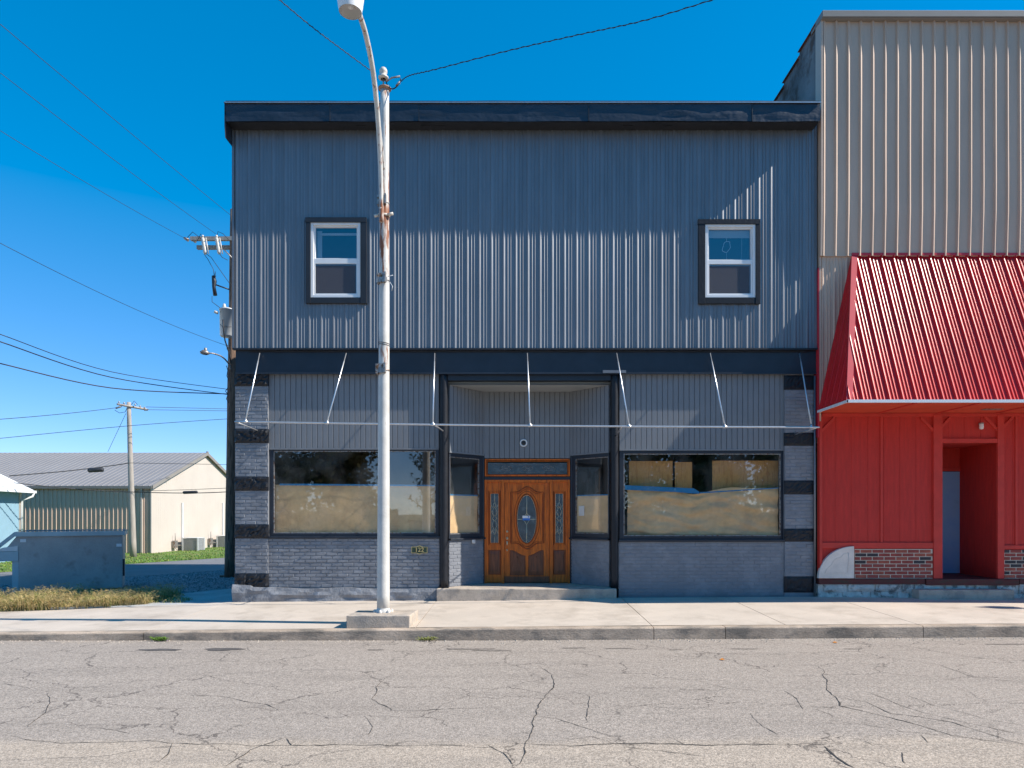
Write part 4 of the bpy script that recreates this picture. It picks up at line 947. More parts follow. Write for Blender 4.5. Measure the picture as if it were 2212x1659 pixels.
# ground floor
GY = .05; TG = flatT(GY); zf = WZ(1250, GY)
d0, d1, dt = WX(2033, GY), WX(2152, GY), WZ(955, GY)
mb = MB()
for a, b, c, e in ((NX + .005, d0, WZ(1250, GY), AWz), (d1, XE, WZ(1250, GY), AWz), (d0, d1, dt, AWz)):
    T11 = [(0, 0), (.001, -.004), (.007, -.004), (.008, 0), (.1, 0)]
    ribbed(mb, a, b, lambda u, c=c, e=e: (c, e), TG, T11, .305)
mb.build('red_boarding', M['red_wall'], N_)
mb = MB()
def vp(px0, px1, py0, py1, h=.03, m_=mb): bx(m_, WX(px0, GY), WX(px1, GY), WZ(py1, GY), WZ(py0, GY), TG, -.002, h)
for q in ((1768, 1774, 900, 1250, .05), (1901, 1906, 900, 1172, .02), (2014, 2033, 896, 1250, .045), (2152, 2166, 896, 1250, .045), (2192, 2197, 900, 1178, .02), (2033, 2152, 948, 957, .04), (1774, 2014, 1172, 1184, .035), (2166, 2400, 1178, 1186, .035), (1774, 2400, 893, 900, .035)):
    vp(*q)
mb.build('red_trim_boards', M['red_post'], N_, bevel=.003)
mb = MB()
for x, y, s in ((2022, 935, -1), (2022, 935, 1), (2159, 932, -1), (2159, 932, 1), (1772, 935, 1)):
    a = W(x, y, GY - .03); b = W(x + 32 * s, y - 33, GY - .03); w_ = Vector((0, 0, .035)); mb.prism([a - w_, b - w_, b + w_, a + w_], (0, .03, 0))
mb.build('brace', M['red_post'], N_)
for (p0, p1, py0) in ((1845, 2013, 1186), (2167, 2420, 1188)):
    mb = MB(); bx(mb, WX(p0, GY), WX(p1, GY), zf + .005, WZ(py0, GY), TG, -.001, .022); bw_ = mb.build('mortar_bed', M['mortar'], N_)
    mb = MB(); bricks(mb, WX(p0, GY), WX(p1, GY), zf + .01, WZ(py0, GY), flatT(GY - .022), bw=.223, bh=.0677, gap=.011, dep=.006, mats=[0, 0, 0, 0, 0, 0, 1, 1, 2], seed=p0, jit=.001); mb.build('brick_panel', [M['rb1'], M['rb2'], M['rb3']], bw_)
# quarter-round carved stone
qx, qz = WX(1843, GY - .04), WZ(1249, GY - .04); qw, qh = qx - WX(1766, GY - .04), WZ(1180, GY - .04) - WZ(1249, GY - .04)
mb = MB(); mb.prism([(qx, GY - .08, qz), (qx, GY - .08, qz + qh)] + [(qx - qw * math.sin(t), GY - .08, qz + qh * math.cos(t)) for t in [math.pi / 2 * i / 16 for i in range(1, 17)]], (0, .078, 0))
qs = one('carved_quarter_stone', 'pale quarter-round carved stone leaning at the foot of the red wall', 'stone', mb, M['limestone'], bevel=.006)
mb = MB(); pts = [(.15, .16), (.75, .16), (.15, .0 + .78)]
mb.tube([(qx - qw * .16, GY - .082, qz + qh * .80), (qx - qw * .30, GY - .082, qz + qh * .76), (qx - qw * .36, GY - .082, qz + qh * .66), (qx - qw * .50, GY - .082, qz + qh * .62), (qx - qw * .60, GY - .082, qz + qh * .52), (qx - qw * .64, GY - .082, qz + qh * .42), (qx - qw * .76, GY - .082, qz + qh * .30), (qx - qw * .82, GY - .082, qz + qh * .17), (qx - qw * .18, GY - .082, qz + qh * .17), (qx - qw * .16, GY - .082, qz + qh * .8)], .006, 6)
mb.build('carved_relief', M['limestone'], qs).parent = qs
# fix relief origin: it was built relative to the stone's own origin already
mb = MB(); bx(mb, NX, WX(1998, -.02), WZ(1262, -.02), zf, flatT(0), -.1, .03); bx(mb, WX(2000, -.03), WX(2200, -.03), WZ(1264, -.03), WZ(1251, -.03), flatT(0), -.1, .05); bx(mb, WX(2202, -.02), XE, WZ(1262, -.02), zf, flatT(0), -.1, .03); mb.build('timber_sill', M['red_dark'], N_, bevel=.004)
mb = MB(); rnd = random.Random(5); x = NX; 
while x < 14:
    w_ = rnd.uniform(.22, .6); zm = .17 + rnd.uniform(-.02, .03)
    rock(mb, x + .005, x + w_ - .005, .0, zm - .004, flatT(.0), .03, int(x * 100), 6, 3); rock(mb, x + .005 + .1, x + w_ + .06, zm + .002, WZ(1262, 0) - .004, flatT(.0), .035, int(x * 100) + 7, 6, 3); x += w_
mb.box(NX, XE, .012, .12, -.1, WZ(1262, 0) - .003); mb.build('stone_foundation', M['foundation'], N_)
mb = MB(); mb.box(WX(1988, -.3), WX(2195, -.3), -.26, -.04, .0, WZ(1273, -.15)); mb.build('door_step', M['block'], N_, bevel=.012)
# doorway recess
mb = MB(); RYd = 1.3; lx, rx = d0 - .02, d1 + .12
for a in ((lx - .05, lx, GY + .02, RYd, zf - .05, dt + .05), (rx, rx + .05, GY + .02, RYd, zf - .05, dt + .05), (lx, rx, GY + .02, RYd, dt, dt + .05), (WX(2084, RYd), rx, RYd, RYd + .06, zf, dt), (lx, WX(2084, RYd), RYd, RYd + .06, WZ(1012, RYd), dt)): mb.box(*a)
mb.build('entry_recess', M['red_wall'], N_)
mb = MB(); mb.box(lx, rx, .0, RYd + .06, zf - .06, zf - .01); mb.build('recess_floor', M['red_dark'], N_)
mb = MB(); mb.box(WX(2078, RYd), WX(2084, RYd), RYd - .02, RYd + .03, zf, WZ(1012, RYd)); mb.box(lx, WX(2078, RYd), RYd - .02, RYd + .03, WZ(1018, RYd), WZ(1012, RYd)); mb.build('red_door_frame', M['red_post'], N_)
mb = MB(); mb.box(lx, WX(2077, RYd), RYd, RYd + .04, zf, WZ(1019, RYd)); bd = mb.build('blue_door', M['bluedoor'], N_)
mb = MB(); mb.box(WX(2076, RYd), WX(2078.5, RYd), RYd - .03, RYd - .02, zf, WZ(1019, RYd)); mb.build('door_edge_strip', M['mortar'], bd)
for z in (1055, 1145, 1225):
    mb = MB(); mb.box(WX(2076, RYd), WX(2081, RYd), RYd - .045, RYd - .031, WZ(z + 8, RYd), WZ(z, RYd)); mb.build('hinge', M['hardware'], bd)
c_ = W(2120, 920, GY - .05)
t = thing('wall_light', 'small white jar light on the red wall above the recessed blue door', 'lamp', c_)
mb = MB(); mb.lathe((c_.x, c_.y, c_.z), [(.0005, .06), (.04, .06), (.04, .035), (.036, .035)], 16); mb.box(c_.x - .02, c_.x + .02, c_.y, GY, c_.z + .03, c_.z + .06); mb.build('cap', M['hardware'], t)
mb = MB(); mb.lathe((c_.x, c_.y, c_.z), [(.036, .034), (.038, -.03), (.03, -.06), (.0005, -.065)], 16); mb.build('lamp_glass', M['white'], t)

# ------------------------------------------------------------------ street lamp on its concrete block
PXc, PYc = WX(828, -2.45), -2.45
LP = thing('street_lamp', 'tall rusty white street lamp pole standing on a concrete block at the kerb', 'street lamp', (PXc, PYc, zs(PXc, PYc)))
zb = zs(PXc, PYc)
mb = MB(); b0, b1 = WX(748, -2.84), WX(885, -2.84); g = .02
mb.prism([(b0, -2.84, zb - .05), (b1, -2.84, zb - .05), (b1 + .04, -2.2, zb - .05), (b0 + .05, -2.2, zb - .05)], (0, 0, .225)); blk = one('concrete_block', 'rough square concrete base block under the white street lamp pole', 'block', mb, M['block'], bevel=.012)
ZB = zb + .172
mb = MB(); top = WZ(195, PYc); xt = WX(831, PYc)
pp = [Vector((lerp(PXc, xt, i / 30), PYc, lerp(ZB, top, i / 30))) for i in range(31)]
mb.tube(pp, [lerp(.097, .066, i / 30) for i in range(31)], 24); mb.build('pole', M['pole'], LP)
mb = MB(); mb.lathe((PXc, PYc, ZB), [(.12, 0), (.122, .03), (.1, .045), (.097, .07)], 20)
for k in range(6): mb.lathe((PXc + .125 * math.cos(k * 1.05 + .3), PYc + .125 * math.sin(k * 1.05 + .3), ZB), [(.028, 0), (.03, .03), (.012, .045), (.0005, .05)], 8)
mb.build('base_flange', M['pole'], LP)
mb = MB(); mb.lathe((xt, PYc, top), [(.066, -.0), (.098, .01), (.10, .03), (.07, .045), (.0005, .05)], 20); mb.build('pole_cap', pm('rusty_cap', (.35, .2, .12), .7, 0, var=.4, vs=20), LP)
mb = MB(); q = Vector((xt - .02, PYc, top + .05)); mb.tube([q, q + Vector((0, 0, .15))], .012, 8); mb.build('insulator_pin', M['hardware'], LP)
mb = MB(); mb.lathe(q + Vector((0, 0, .12)), [(.04, 0), (.075, .01), (.078, .03), (.05, .05), (.045, .08), (.06, .1), (.06, .13), (.045, .16), (.035, .17), (.0005, .175)], 18); mb.build('insulator', M['porcelain'], LP)
mb = MB()
def arm_path(pts): # pixel + depth
    P_ = [W(*p) for p in pts]; out = []
    for i in range(len(P_) - 1):
        p0, p1, p2, p3 = P_[max(i - 1, 0)], P_[i], P_[i + 1], P_[min(i + 2, len(P_) - 1)]
        for k in range(6):
            t = k / 6; out.append(.5 * ((2 * p1) + (p2 - p0) * t + (2 * p0 - 5 * p1 + 4 * p2 - p3) * t * t + (3 * p1 - p0 - 3 * p2 + p3) * t ** 3))
    return out + [P_[-1]]
ap = arm_path([(824, 480, PYc - .1), (823, 400, PYc - .14), (820, 320, PYc - .28), (815, 240, PYc - .5), (805, 150, PYc - .85), (790, 75, PYc - 1.2), (777, 33, PYc - 1.42), (768, 8, PYc - 1.55)])
mb.tube(ap, .035, 14); mb.build('lamp_arm', M['pole'], LP)
mb = MB(); bp_ = arm_path([(829, 365, PYc - .07), (824, 310, PYc - .28), (815, 230, PYc - .52)]); mb.tube(bp_, .02, 10); mb.build('arm_brace', M['pole'], LP)
hc = W(757, 26, PYc - 1.62)
mb = MB(); mb.lathe(hc, [(.145, 0), (.158, .07), (.17, .16), (.175, .24), (.168, .26), (.12, .33), (.06, .42), (.05, .5), (.0005, .52)], 28); mb.build('lamp_shade', M['white_frame'], LP)
mb = MB(); mb.lathe(hc, [(.144, .004), (.12, .10), (.08, .16), (.0005, .18)], 24); mb.build('reflector', M['acgrey'], LP)
mb = MB(); mb.lathe(hc + Vector((0, 0, .03)), [(.0005, 0), (.03, .02), (.035, .06), (.02, .12)], 14); mb.build('bulb', M['white'], LP)
def clampb(py, kind):
    mb = MB(); z = WZ(py, PYc); x = lerp(PXc, xt, (z - ZB) / (top - ZB)); r = lerp(.097, .066, (z - ZB) / (top - ZB))
    if kind == 'bracket':
        mb.box(x - r * .9, x + r * .5, PYc - r - .03, PYc - r * .5, z - .07, z + .07); mb.box(x - r * 1.25, x - r * .85, PYc - r - .05, PYc - r * .3, z - .085, z + .06); mb.box(x + .02, x + .045, PYc - r - .06, PYc - r, z - .07, z + .08)
        mb.lathe((x, PYc, z - .03), [(r + .003, 0), (r + .006, 0), (r + .006, .02), (r + .003, .02)], 20)
        return mb.build('bracket', M['hardware'], LP)
    if kind == 'band':
        mb.lathe((x, PYc, z), [(r + .002, -.015), (r + .012, -.015), (r + .012, .015), (r + .002, .015)], 20)
        for s in (-1, 1): mb.tube([(x + s * (r - .01), PYc - .05, z), (x + s * (r + .07), PYc - .05, z + .02 * s)], .024, 8)
        mb.tube([(x - .03, PYc - r - .02, z), (x - .03, PYc - r - .05, z + .08)], .028, 8); return mb.build('clamp_band', M['porcelain'], LP)
    if kind == 'tape':
        for s in (0, .028): mb.tube([(x + (r + .002) * math.cos(a), PYc + (r + .002) * math.sin(a), z - s - .012 * math.cos(a)) for a in [2 * math.pi * k / 20 for k in range(20)]], .005, 5, closed=True)
        return mb.build('tape_wrap', M['wire'], LP)
clampb(437, 'bracket'); clampb(467, 'band'); clampb(604, 'bracket'); clampb(798, 'bracket'); clampb(742, 'tape')
mb = MB(); z = WZ(600, PYc); x = PXc + .02; mb.tube([(x + .06, PYc - .06, z), (x + .14, PYc - .08, z + .01)], .006, 6)
mb.tube([(x + .04, PYc - .08, z - .09), (x + .10, PYc - .1, z - .1), (x + .14, PYc - .12, z - .17), (x + .13, PYc - .12, z - .24)], .004, 6); mb.build('loose_strap', M['white'], LP)
mb = MB(); mb.tube([W(822, 300, PYc - .12), W(824, 400, PYc - .1), W(827, 460, PYc - .1), W(829, 510, PYc - .09)], .007, 6); mb.build('cable', M['galv'], LP)

# ------------------------------------------------------------------ wires
def wire(name, label, pts, r, sag=0, group='overhead wires', mat='wire', n=26, wob=0):
    P_ = [W(*p) if len(p) == 3 else Vector(p[:3]) for p in pts]; out = []
    if len(P_) == 2:
        for i in range(n + 1):
            t = i / n; q = P_[0].lerp(P_[1], t); q.z -= sag * 4 * t * (1 - t); out.append(q)
    else:
        for i in range(len(P_) - 1):
            p0, p1, p2, p3 = P_[max(i - 1, 0)], P_[i], P_[i + 1], P_[min(i + 2, len(P_) - 1)]
            for k in range(8):
                t = k / 8; out.append(.5 * ((2 * p1) + (p2 - p0) * t + (2 * p0 - 5 * p1 + 4 * p2 - p3) * t * t + (3 * p1 - p0 - 3 * p2 + p3) * t ** 3))
        out.append(P_[-1])
    mb = MB(); mb.tube(out, r, 6)
    if wob:
        o2 = []
        for i in range(len(out) - 1):
            for k in range(10):
                t = (i * 10 + k); q = out[i].lerp(out[i + 1], k / 10); o2.append(q + Vector((0, .6 * r * 2 * math.cos(t * .5), r * 2 * math.sin(t * .5))))
        mb.tube(o2, r * .6, 5)
    return one(name, label, 'wire', mb, M[mat], group)
wire('overhead_wire', 'twisted cable rising left from the street lamp to the top edge', [(808, 158, -2.45), (740, 108, -3.3), (670, 55, -4.1), (590, -12, -4.9)], .005, wob=1)
wire('overhead_wire', 'long twisted cable sagging right from the street lamp top', [(866, 176, -2.5), (885, 163, -2.55), (940, 150, -2.7), (1100, 109, -3.1), (1250, 75, -3.5), (1400, 42, -3.9), (1600, -20, -4.5)], .005, wob=1)
wire('overhead_wire', 'short drip loop of cable at the street lamp insulator', [(832, 170, -2.45), (838, 186, -2.5), (848, 192, -2.5), (858, 186, -2.5), (864, 176, -2.5), (866, 170, -2.5)], .009)
mb = MB(); mb.tube([W(834, 178, -2.46), W(846, 168, -2.5), W(864, 165, -2.52)], [.006, .012, .014], 6); mb.tube([W(856, 186, -2.5), W(864, 177, -2.5)], .018, 8); one('cable_splice', 'small metal cable grip and splice beside the street lamp insulator', 'cable fitting', mb, M['hardware'])
UY = 8.0
wire('overhead_wire', 'lowest of three thin wires rising left from the crossarm tip', [(0, 282, 2.1), (398, 514, UY)], .0055, .05)
wire('overhead_wire', 'middle of three thin wires rising left to the tall utility pole', [(0, 157, .1), (466, 505, UY)], .0055, .05)
wire('overhead_wire', 'topmost of three thin wires rising left and vanishing behind the grey siding', [(0, 52, -1.2), (512, 476, UY)], .0055, .02)
wire('overhead_wire', 'single wire rising left from below the pole transformer', [(0, 525, .1), (488, 746, UY)], .0055, .12)
wire('overhead_wire', 'upper of the bundled cables sagging into the pole beside the shop beam', [(0, 722, 1), (240, 803, 4.4), (492, 841, UY)], .009)
wire('overhead_wire', 'lower bundled cable joining the pole beside the shop beam', [(0, 738, 1), (240, 815, 4.4), (490, 852, UY)], .012)
wire('overhead_wire', 'flattest thick cable reaching the pole beside the shop beam', [(0, 785, 3.8), (240, 838, 6), (490, 851, UY)], .016)
wire('overhead_wire', 'faint wire left of the small leaning utility pole crossarm', [(-80, 911, 10), (250, 881, 17.6)], .012, .05)
wire('overhead_wire', 'upper faint wire running right from the small pole crossarm', [(316, 879, 18.6), (520, 884, 24)], .012)
wire('overhead_wire', 'lower faint wire running right from the small pole crossarm', [(318, 885, 18.6), (520, 888, 24)], .012)
wire('overhead_wire', 'faint wire crossing behind the small pole below its crossarm', [(-80, 955, 16), (277, 920, 18.8), (520, 903, 21)], .012)
wire('overhead_wire', 'thick cable with a splice case rising right across the grey roof', [(20, 1028, 15), (140, 1018, 16.5), (240, 1006, 18), (279, 1000, 18.4)], .022)
wire('overhead_wire', 'thin cable running right from the small pole across the warehouse gable', [(279, 1000, 18.6), (400, 1002, 19.5), (520, 1004, 21)], .012)
wire('overhead_wire', 'cable crossing the eave of the warehouse from the pale blue shed', [(30, 1043, 15), (160, 1056, 17), (290, 1063, 18.5), (420, 1065, 18.2), (520, 1061, 18)], .02)
wire('overhead_wire', 'cable just above the eave cable on the warehouse gable end', [(290, 1061, 18.5), (400, 1058, 18.4), (520, 1053, 18)], .012)
wire('guy_wire', 'thin guy wire slanting from the small pole top down behind the roof', [(272, 893, 18.4), (233, 976, 21)], .009)
def splice(px, py, Y, w, h, label):
    mb = MB(); c = W(px, py, Y); mb.tube([c + Vector((-w, 0, -h * .3)), c + Vector((-w * .9, 0, 0)), c + Vector((w * .9, 0, h * .3)), c + Vector((w, 0, h * .4))], [h * .5, h, h, h * .5], 10); one('splice_case', label, 'cable fitting', mb, M['wire'], 'cable splice cases')
splice(207, 1016, 17, .33, .10, 'black splice case hanging on the cable in front of the grey roof'); splice(411, 1064, 18.2, .33, .07, 'black splice case on the cable across the cream gable end')

# ------------------------------------------------------------------ tall utility pole beside the building
ub = gw(496, 1243); ub.y = UY; ub = Vector((WX(496, UY), UY, gz(UY)))
U = thing('utility_pole', 'tall dark wooden utility pole with transformer beside the grey building', 'utility pole', ub)
ut = Vector((WX(505, UY), UY, 10.9))
mb = MB(); mb.tube([ub.lerp(ut, i / 16) + Vector((.01 * nz(i, 2, 2, .7), 0, 0)) for i in range(17)], [lerp(.15, .10, i / 16) for i in range(17)], 16); mb.build('pole', M['timber'], U)
mb = MB(); mb.box(ub.x - .28, ub.x - .1, UY - .05, UY + .1, ub.z - .02, ub.z + .06); mb.build('pole_foot', M['timber'], U)
mb = MB(); z = WZ(524, UY); mb.box(WX(417, UY), WX(417, UY) + 2.4, UY - .2, UY - .1, z, z + .11); mb.build('crossarm', M['timber_grey'], U)
mb = MB(); mb.box(WX(427, UY + .2), WX(427, UY) + 2.4, UY + .12, UY + .22, WZ(534, UY), WZ(534, UY) + .11); mb.build('crossarm', M['timber_grey'], U)
mb = MB(); mb.tube([W(478, 533, UY - .15), W(506, 562, UY - .12)], .02, 6); mb.build('arm_brace', M['hardware'], U)
for a, b in ((438, 444), (468, 474)):
    mb = MB(); p0, p1 = W(a, 514, UY - .3), W(b, 549, UY - .3)
    mb.tube([p0.lerp(p1, i / 8) for i in range(9)], [.04, .06, .05, .06, .05, .06, .05, .06, .035], 10); mb.tube([p0, p0 + Vector((0, 0, .08))], .03, 6)
    mb.tube([p0 + Vector((.1, -.02, 0)), p1 + Vector((.1, -.02, 0))], .015, 6); cq = mb.build('fuse_cutout', M['porcelain'], U)
mb = MB()
for px, py in ((398, 514), (414, 517), (488, 513)): mb.tube([W(px, py, UY), W(px + 9, py + 5, UY)], [.035, .05], 8)
mb.build('strain_insulator', M['hardware'], U)
mb = MB()
for P_ in ([(404, 514), (416, 501), (430, 512), (436, 518)], [(426, 520), (434, 505), (440, 515)], [(468, 512), (471, 500), (482, 505), (494, 518)], [(441, 549), (449, 560), (461, 582), (463, 600)], [(446, 549), (456, 556), (480, 590), (500, 618)], [(458, 640), (458, 652), (474, 664), (488, 678)], [(474, 548), (480, 556), (492, 562)], [(463, 600), (465, 586), (466, 598)]):
    mb.tube([W(x, y, UY - .25) for x, y in P_], .009, 5)
mb.build('jumper_wire', M['wire'], U)
mb = MB(); mb.tube([W(461, 596, UY - .2), W(463, 608, UY - .2), W(462, 620, UY - .2), W(465, 638, UY - .2)], [.05, .07, .05, .06], 10); mb.tube([W(463, 614, UY - .2), W(500, 627, UY - .05)], .022, 6); mb.build('surge_arrester', M['black'], U)
tcx = WX(490.5, UY - .35); z0, z1 = WZ(735, UY), WZ(676, UY)
mb = MB(); mb.lathe((tcx, UY - .35, 0), [(.0005, z0), (.17, z0 + .01), (.2, z0 + .04), (.21, z1 - .03), (.225, z1 - .03), (.225, z1), (.12, z1 + .04), (.0005, z1 + .05)], 22); tf = mb.build('transformer', M['transformer'], U)
mb = MB(); mb.lathe((tcx - .07, UY - .38, z1), [(.05, 0), (.06, .02), (.045, .05), (.055, .08), (.04, .12), (.03, .16), (.0005, .17)], 12); mb.build('bushing', M['porcelain'], tf); mb = MB(); mb.tube([(tcx - .2, UY - .5, z1 - .15), (tcx - .3, UY - .55, z1 - .12)], .04, 8); mb.build('bushing', M['porcelain'], tf)
mb = MB(); mb.tube([W(482, 690, UY - .62), W(483, 715, UY - .62), W(486, 735, UY - .5), W(494, 760, UY - .3), W(499, 785, UY - .2)], .02, 6)
mb.tube([W(476, 700, UY - .6), W(480, 706, UY - .62), W(500, 706, UY - .6)], .01, 5); mb.build('service_cable', M['wire'], U)
mb = MB(); mb.tube(arm_path([(499, 800, UY - .15), (494, 786, UY - .3), (480, 771, UY - .6), (462, 764, UY - .9), (448, 763, UY - 1.0)]), .022, 8); la = mb.build('lamp_arm', M['hardware'], U)
mb = MB(); mb.tube([W(452, 764, UY - 1), W(446, 762, UY - 1.02), W(438, 761, UY - 1.05), (W(432, 761, UY - 1.08))], [.03, .075, .07, .03], 10); c = W(444, 757, UY - 1.02); mb.lathe(c, [(.04, 0), (.04, .07), (.0005, .075)], 10); mb.build('lamp_head', M['hardware'], la)
mb = MB()
for P_ in ([(492, 838), (487, 845), (492, 852), (489, 862), (494, 870)], [(489, 790), (492, 800), (490, 812), (494, 822)], [(488, 744), (494, 748), (490, 754), (496, 756)]): mb.tube([W(x, y, UY - .16) for x, y in P_], .012, 5)
mb.build('cable_loop', M['wire'], U)
# small leaning pole far back
sb = gw(288, 1204)
S = thing('utility_pole', 'small grey wooden utility pole leaning slightly in front of the tan warehouse', 'utility pole', sb)
stp = W(278, 869, sb.y)
mb = MB(); mb.tube([sb.lerp(stp, i / 10) for i in range(11)], [lerp(.15, .09, i / 10) for i in range(11)], 12); mb.build('pole', M['timber_grey'], S)
mb = MB(); a, b = W(253, 873, sb.y - .6), W(316, 884, sb.y + .6); mb.tube([a, b], .05, 6); mb.tube([a + Vector((.05, .12, -.02)), b + Vector((0, .12, -.02))], .04, 6); mb.build('crossarm', M['timber_grey'], S)
for px, py in ((257, 871), (268, 873), (292, 876), (303, 880), (312, 883)):
    mb = MB(); mb.lathe(W(px, py, sb.y), [(.03, 0), (.04, .05), (.02, .09), (.0005, .10)], 8); mb.build('insulator', M['hardware'], S)
for x0_, y0_, x1_, y1_ in ((250, 882, 262, 878), (312, 886, 320, 885)):
    mb = MB(); mb.tube([W(x0_, y0_, sb.y), W(x1_, y1_, sb.y)], .04, 6); mb.build('strain_insulator', M['hardware'], S)
mb = MB(); mb.tube([W(248, 886, sb.y), W(258, 892, sb.y), W(270, 890, sb.y), W(275, 880, sb.y)], .012, 5); mb.tube([W(284, 874, sb.y), W(290, 866, sb.y), W(297, 874, sb.y)], .012, 5); mb.build('jumper_wire', M['wire'], S)

# ------------------------------------------------------------------ warehouse
WXc, WY0, WY1, WL = -18.8, 23.0, 35.6, -62.0
gzw = gz(WY0); ze = WZ(1050, WY0); WR = (WY0 + WY1) / 2; zr = WZ(978, WR)
H = thing('warehouse', 'long low tan metal warehouse with grey ribbed gable roof', 'building', (WXc, WY0, gzw - .1))
RB = [(0, 0), (.02, .035), (.05, .035), (.07, 0)]
mb = MB(); ribbed(mb, WL, WXc, lambda u: (gzw - .1, ze), lambda u, v, h: (u, WY0 - h * 1.4, v), RB, .2286); mb.build('long_wall', M['tan_wall'], H)
mb = MB(); ribbed(mb, WY0, WY1, lambda u: (gzw - .5, ze + (zr - ze) * (1 - abs(u - WR) / (WR - WY0)) - .02), lambda u, v, h: (WXc + h * .5, u, v), MAJOR, .2286); mb.build('gable_wall', M['cream'], H)
mb = MB(); sl = math.hypot(WR - WY0 + .15, zr - ze)
ribbed(mb, WL, WXc + .15, lambda u: (0, 1), lambda u, v, h: (u, lerp(WY0 - .15, WR, v) - h * .5, lerp(ze - .0, zr, v) + h), [(0, 0), (.01, .02), (.04, .02), (.05, 0)], .3048)
ribbed(mb, WL, WXc + .15, lambda u: (0, 1), lambda u, v, h: (u, lerp(WY1 + .15, WR, v), lerp(ze, zr, v) + h), [(0, 0), (.01, .02), (.04, .02), (.05, 0)], .3048); mb.build('roof', M['grey_roof'], H)
mb = MB()
for a, b in (((WXc + .12, WY0 - .17, ze - .16), (WXc + .12, WR, zr - .16)), ((WXc + .12, WR, zr - .16), (WXc + .12, WY1 + .17, ze - .16))):
    a, b = Vector(a), Vector(b); mb.prism([a, b, b + Vector((0, 0, .19)), a + Vector((0, 0, .19))], (.06, 0, 0))
mb.box(WL, WXc + .12, WY0 - .2, WY0 - .14, ze - .14, ze - .004); mb.box(WXc + .12, WXc + .19, WR - .1, WR + .1, zr - .02, zr + .08)
mb.build('roof_trim', M['roof_trim'], H)
mb = MB(); mb.box(WXc - .02, WXc + .04, WY0 - .07, WY0 - .0, gzw - .1, ze - .16); mb.box(WXc - .5, WXc - .42, WY0 - .13, WY0 - .03, gzw - .1, ze - .15); mb.build('corner_trim', M['cream'], H)
for px in (392, 480):
    Dd = -WXc * FPX / (1106 - px); y = Dd - DIST
    mb = MB(); mb.box(WXc + .01, WXc + .09, y - .05, y + .05, gzw + .1, WZ(1086, y)); mb.build('conduit', M['white'], H)
mb = MB(); mb.box(WL, WXc - .1, WY0 + .1, WY1 - .1, gzw - .5, ze - .1); mb.build('shell', M['tan_wall'], H)
for px, w_, lb in ((418, .42, 'grey slatted air conditioner unit at the foot of the cream gable wall'), (489, .42, 'air conditioner partly hidden behind the tall utility pole')):
    y = -(WXc + .7) * FPX / (1106 - px) - DIST; g0 = gz(y) ; x = WXc + .7
    t = thing('air_conditioner', lb, 'air conditioner', (x, y, g0), 'air conditioners by the warehouse')
    mb = MB(); mb.box(x - w_ + .02, x + w_ - .02, y - w_ + .02, y + w_ - .02, g0 - .05, g0 + .68); mb.build('core', M['black'], t)
    mb = MB()
    for k in range(13): mb.box(x - w_, x + w_, y - w_, y + w_, g0 + .04 + k * .05, g0 + .06 + k * .05)
    for sx in (-1, 1):
        for sy in (-1, 1): mb.box(x + sx * w_ - .03, x + sx * w_ + .03, y + sy * w_ - .03, y + sy * w_ + .03, g0, g0 + .72)
    mb.box(x - w_ - .01, x + w_ + .01, y - w_ - .01, y + w_ + .01, g0 + .70, g0 + .74); mb.build('louvred_case', M['acgrey'], t)
    mb = MB(); mb.box(WXc + .05, WXc + .2, y - 1.15, y - .8, g0 + .2, g0 + .6); mb.tube([(WXc + .15, y - 1.0, g0 + .6), (WXc + .15, y - 1.0, g0 + 1.0)], .02, 6); mb.tube([(WXc + .15, y - .8, g0 + .35), (WXc + .3, y - .5, g0 + .3)], .02, 6)
    one('disconnect_box', 'grey electrical box on the cream wall beside the %s air conditioner' % ('slatted' if px == 418 else 'half hidden'), 'electrical box', mb, M['hardware'], 'electrical boxes by the warehouse')
# pale blue shed: long wall faces the alley, gable end away from the street
SC = Vector((WX(43, 17), 17)); sa = Vector((.18, -.983)).normalized(); sn = Vector((-sa.y, sa.x))
Q = thing('blue_shed', 'pale blue sided shed with white metal roof at the left edge', 'shed', (SC.x, SC.y, gz(17)))
sz = WZ(1062, 17); SLn, SWd = 13.0, 9.0
def TS(u, n_, z): return (SC.x + sa.x * u + sn.x * n_, SC.y + sa.y * u + sn.y * n_, z)
mb = MB(); ribbed(mb, 0, SLn, lambda u: (gz(10) - .5, sz), lambda u, v, h: TS(u, h, v), MAJOR, .2286); mb.T = TS; mb.box(.02, SLn, -SWd, -.02, gz(17) - .3, sz - .05)
mb.prism([(.02, -.02, sz - .05), (.02, -SWd, sz - .05), (.02, -SWd / 2, sz + 2.2)], (SLn - .04, 0, 0)); mb.build('wall', M['blue_wall'], Q)
mb = MB(TS); mb.box(-.05, .10, -.04, .045, gz(17) - .2, sz - .01); mb.build('corner_board', M['cream'], Q)
mb = MB(TS); e = .40; slp = .53
for sg in (0, 1):
    T2 = (lambda u, v, h: TS(u, e - v, sz + .06 - e * slp * 0 + v * slp + h)) if sg == 0 else (lambda u, v, h: TS(u, -SWd - e + v, sz + .06 + v * slp + h))
    m2 = MB(); ribbed(mb if False else m2, -.35, SLn + .3, lambda u: (0, SWd / 2 + e), T2, [(0, 0), (.01, .02), (.04, .02), (.05, 0)], .3048); m2.build('roof', M['white_roof'], Q)
mb = MB(TS); mb.box(-.35, SLn + .3, e, e + .10, sz - .06, sz + .05); mb.build('gutter', M['white'], Q)
mb = MB(TS); mb.prism([(-.37, e, sz + .04), (-.37, -SWd / 2, sz + .04 + (SWd / 2 + e) * slp), (-.37, -SWd / 2, sz - .10 + (SWd / 2 + e) * slp), (-.37, e, sz - .08)], (.03, 0, 0)); mb.build('rake_board', M['white'], Q)
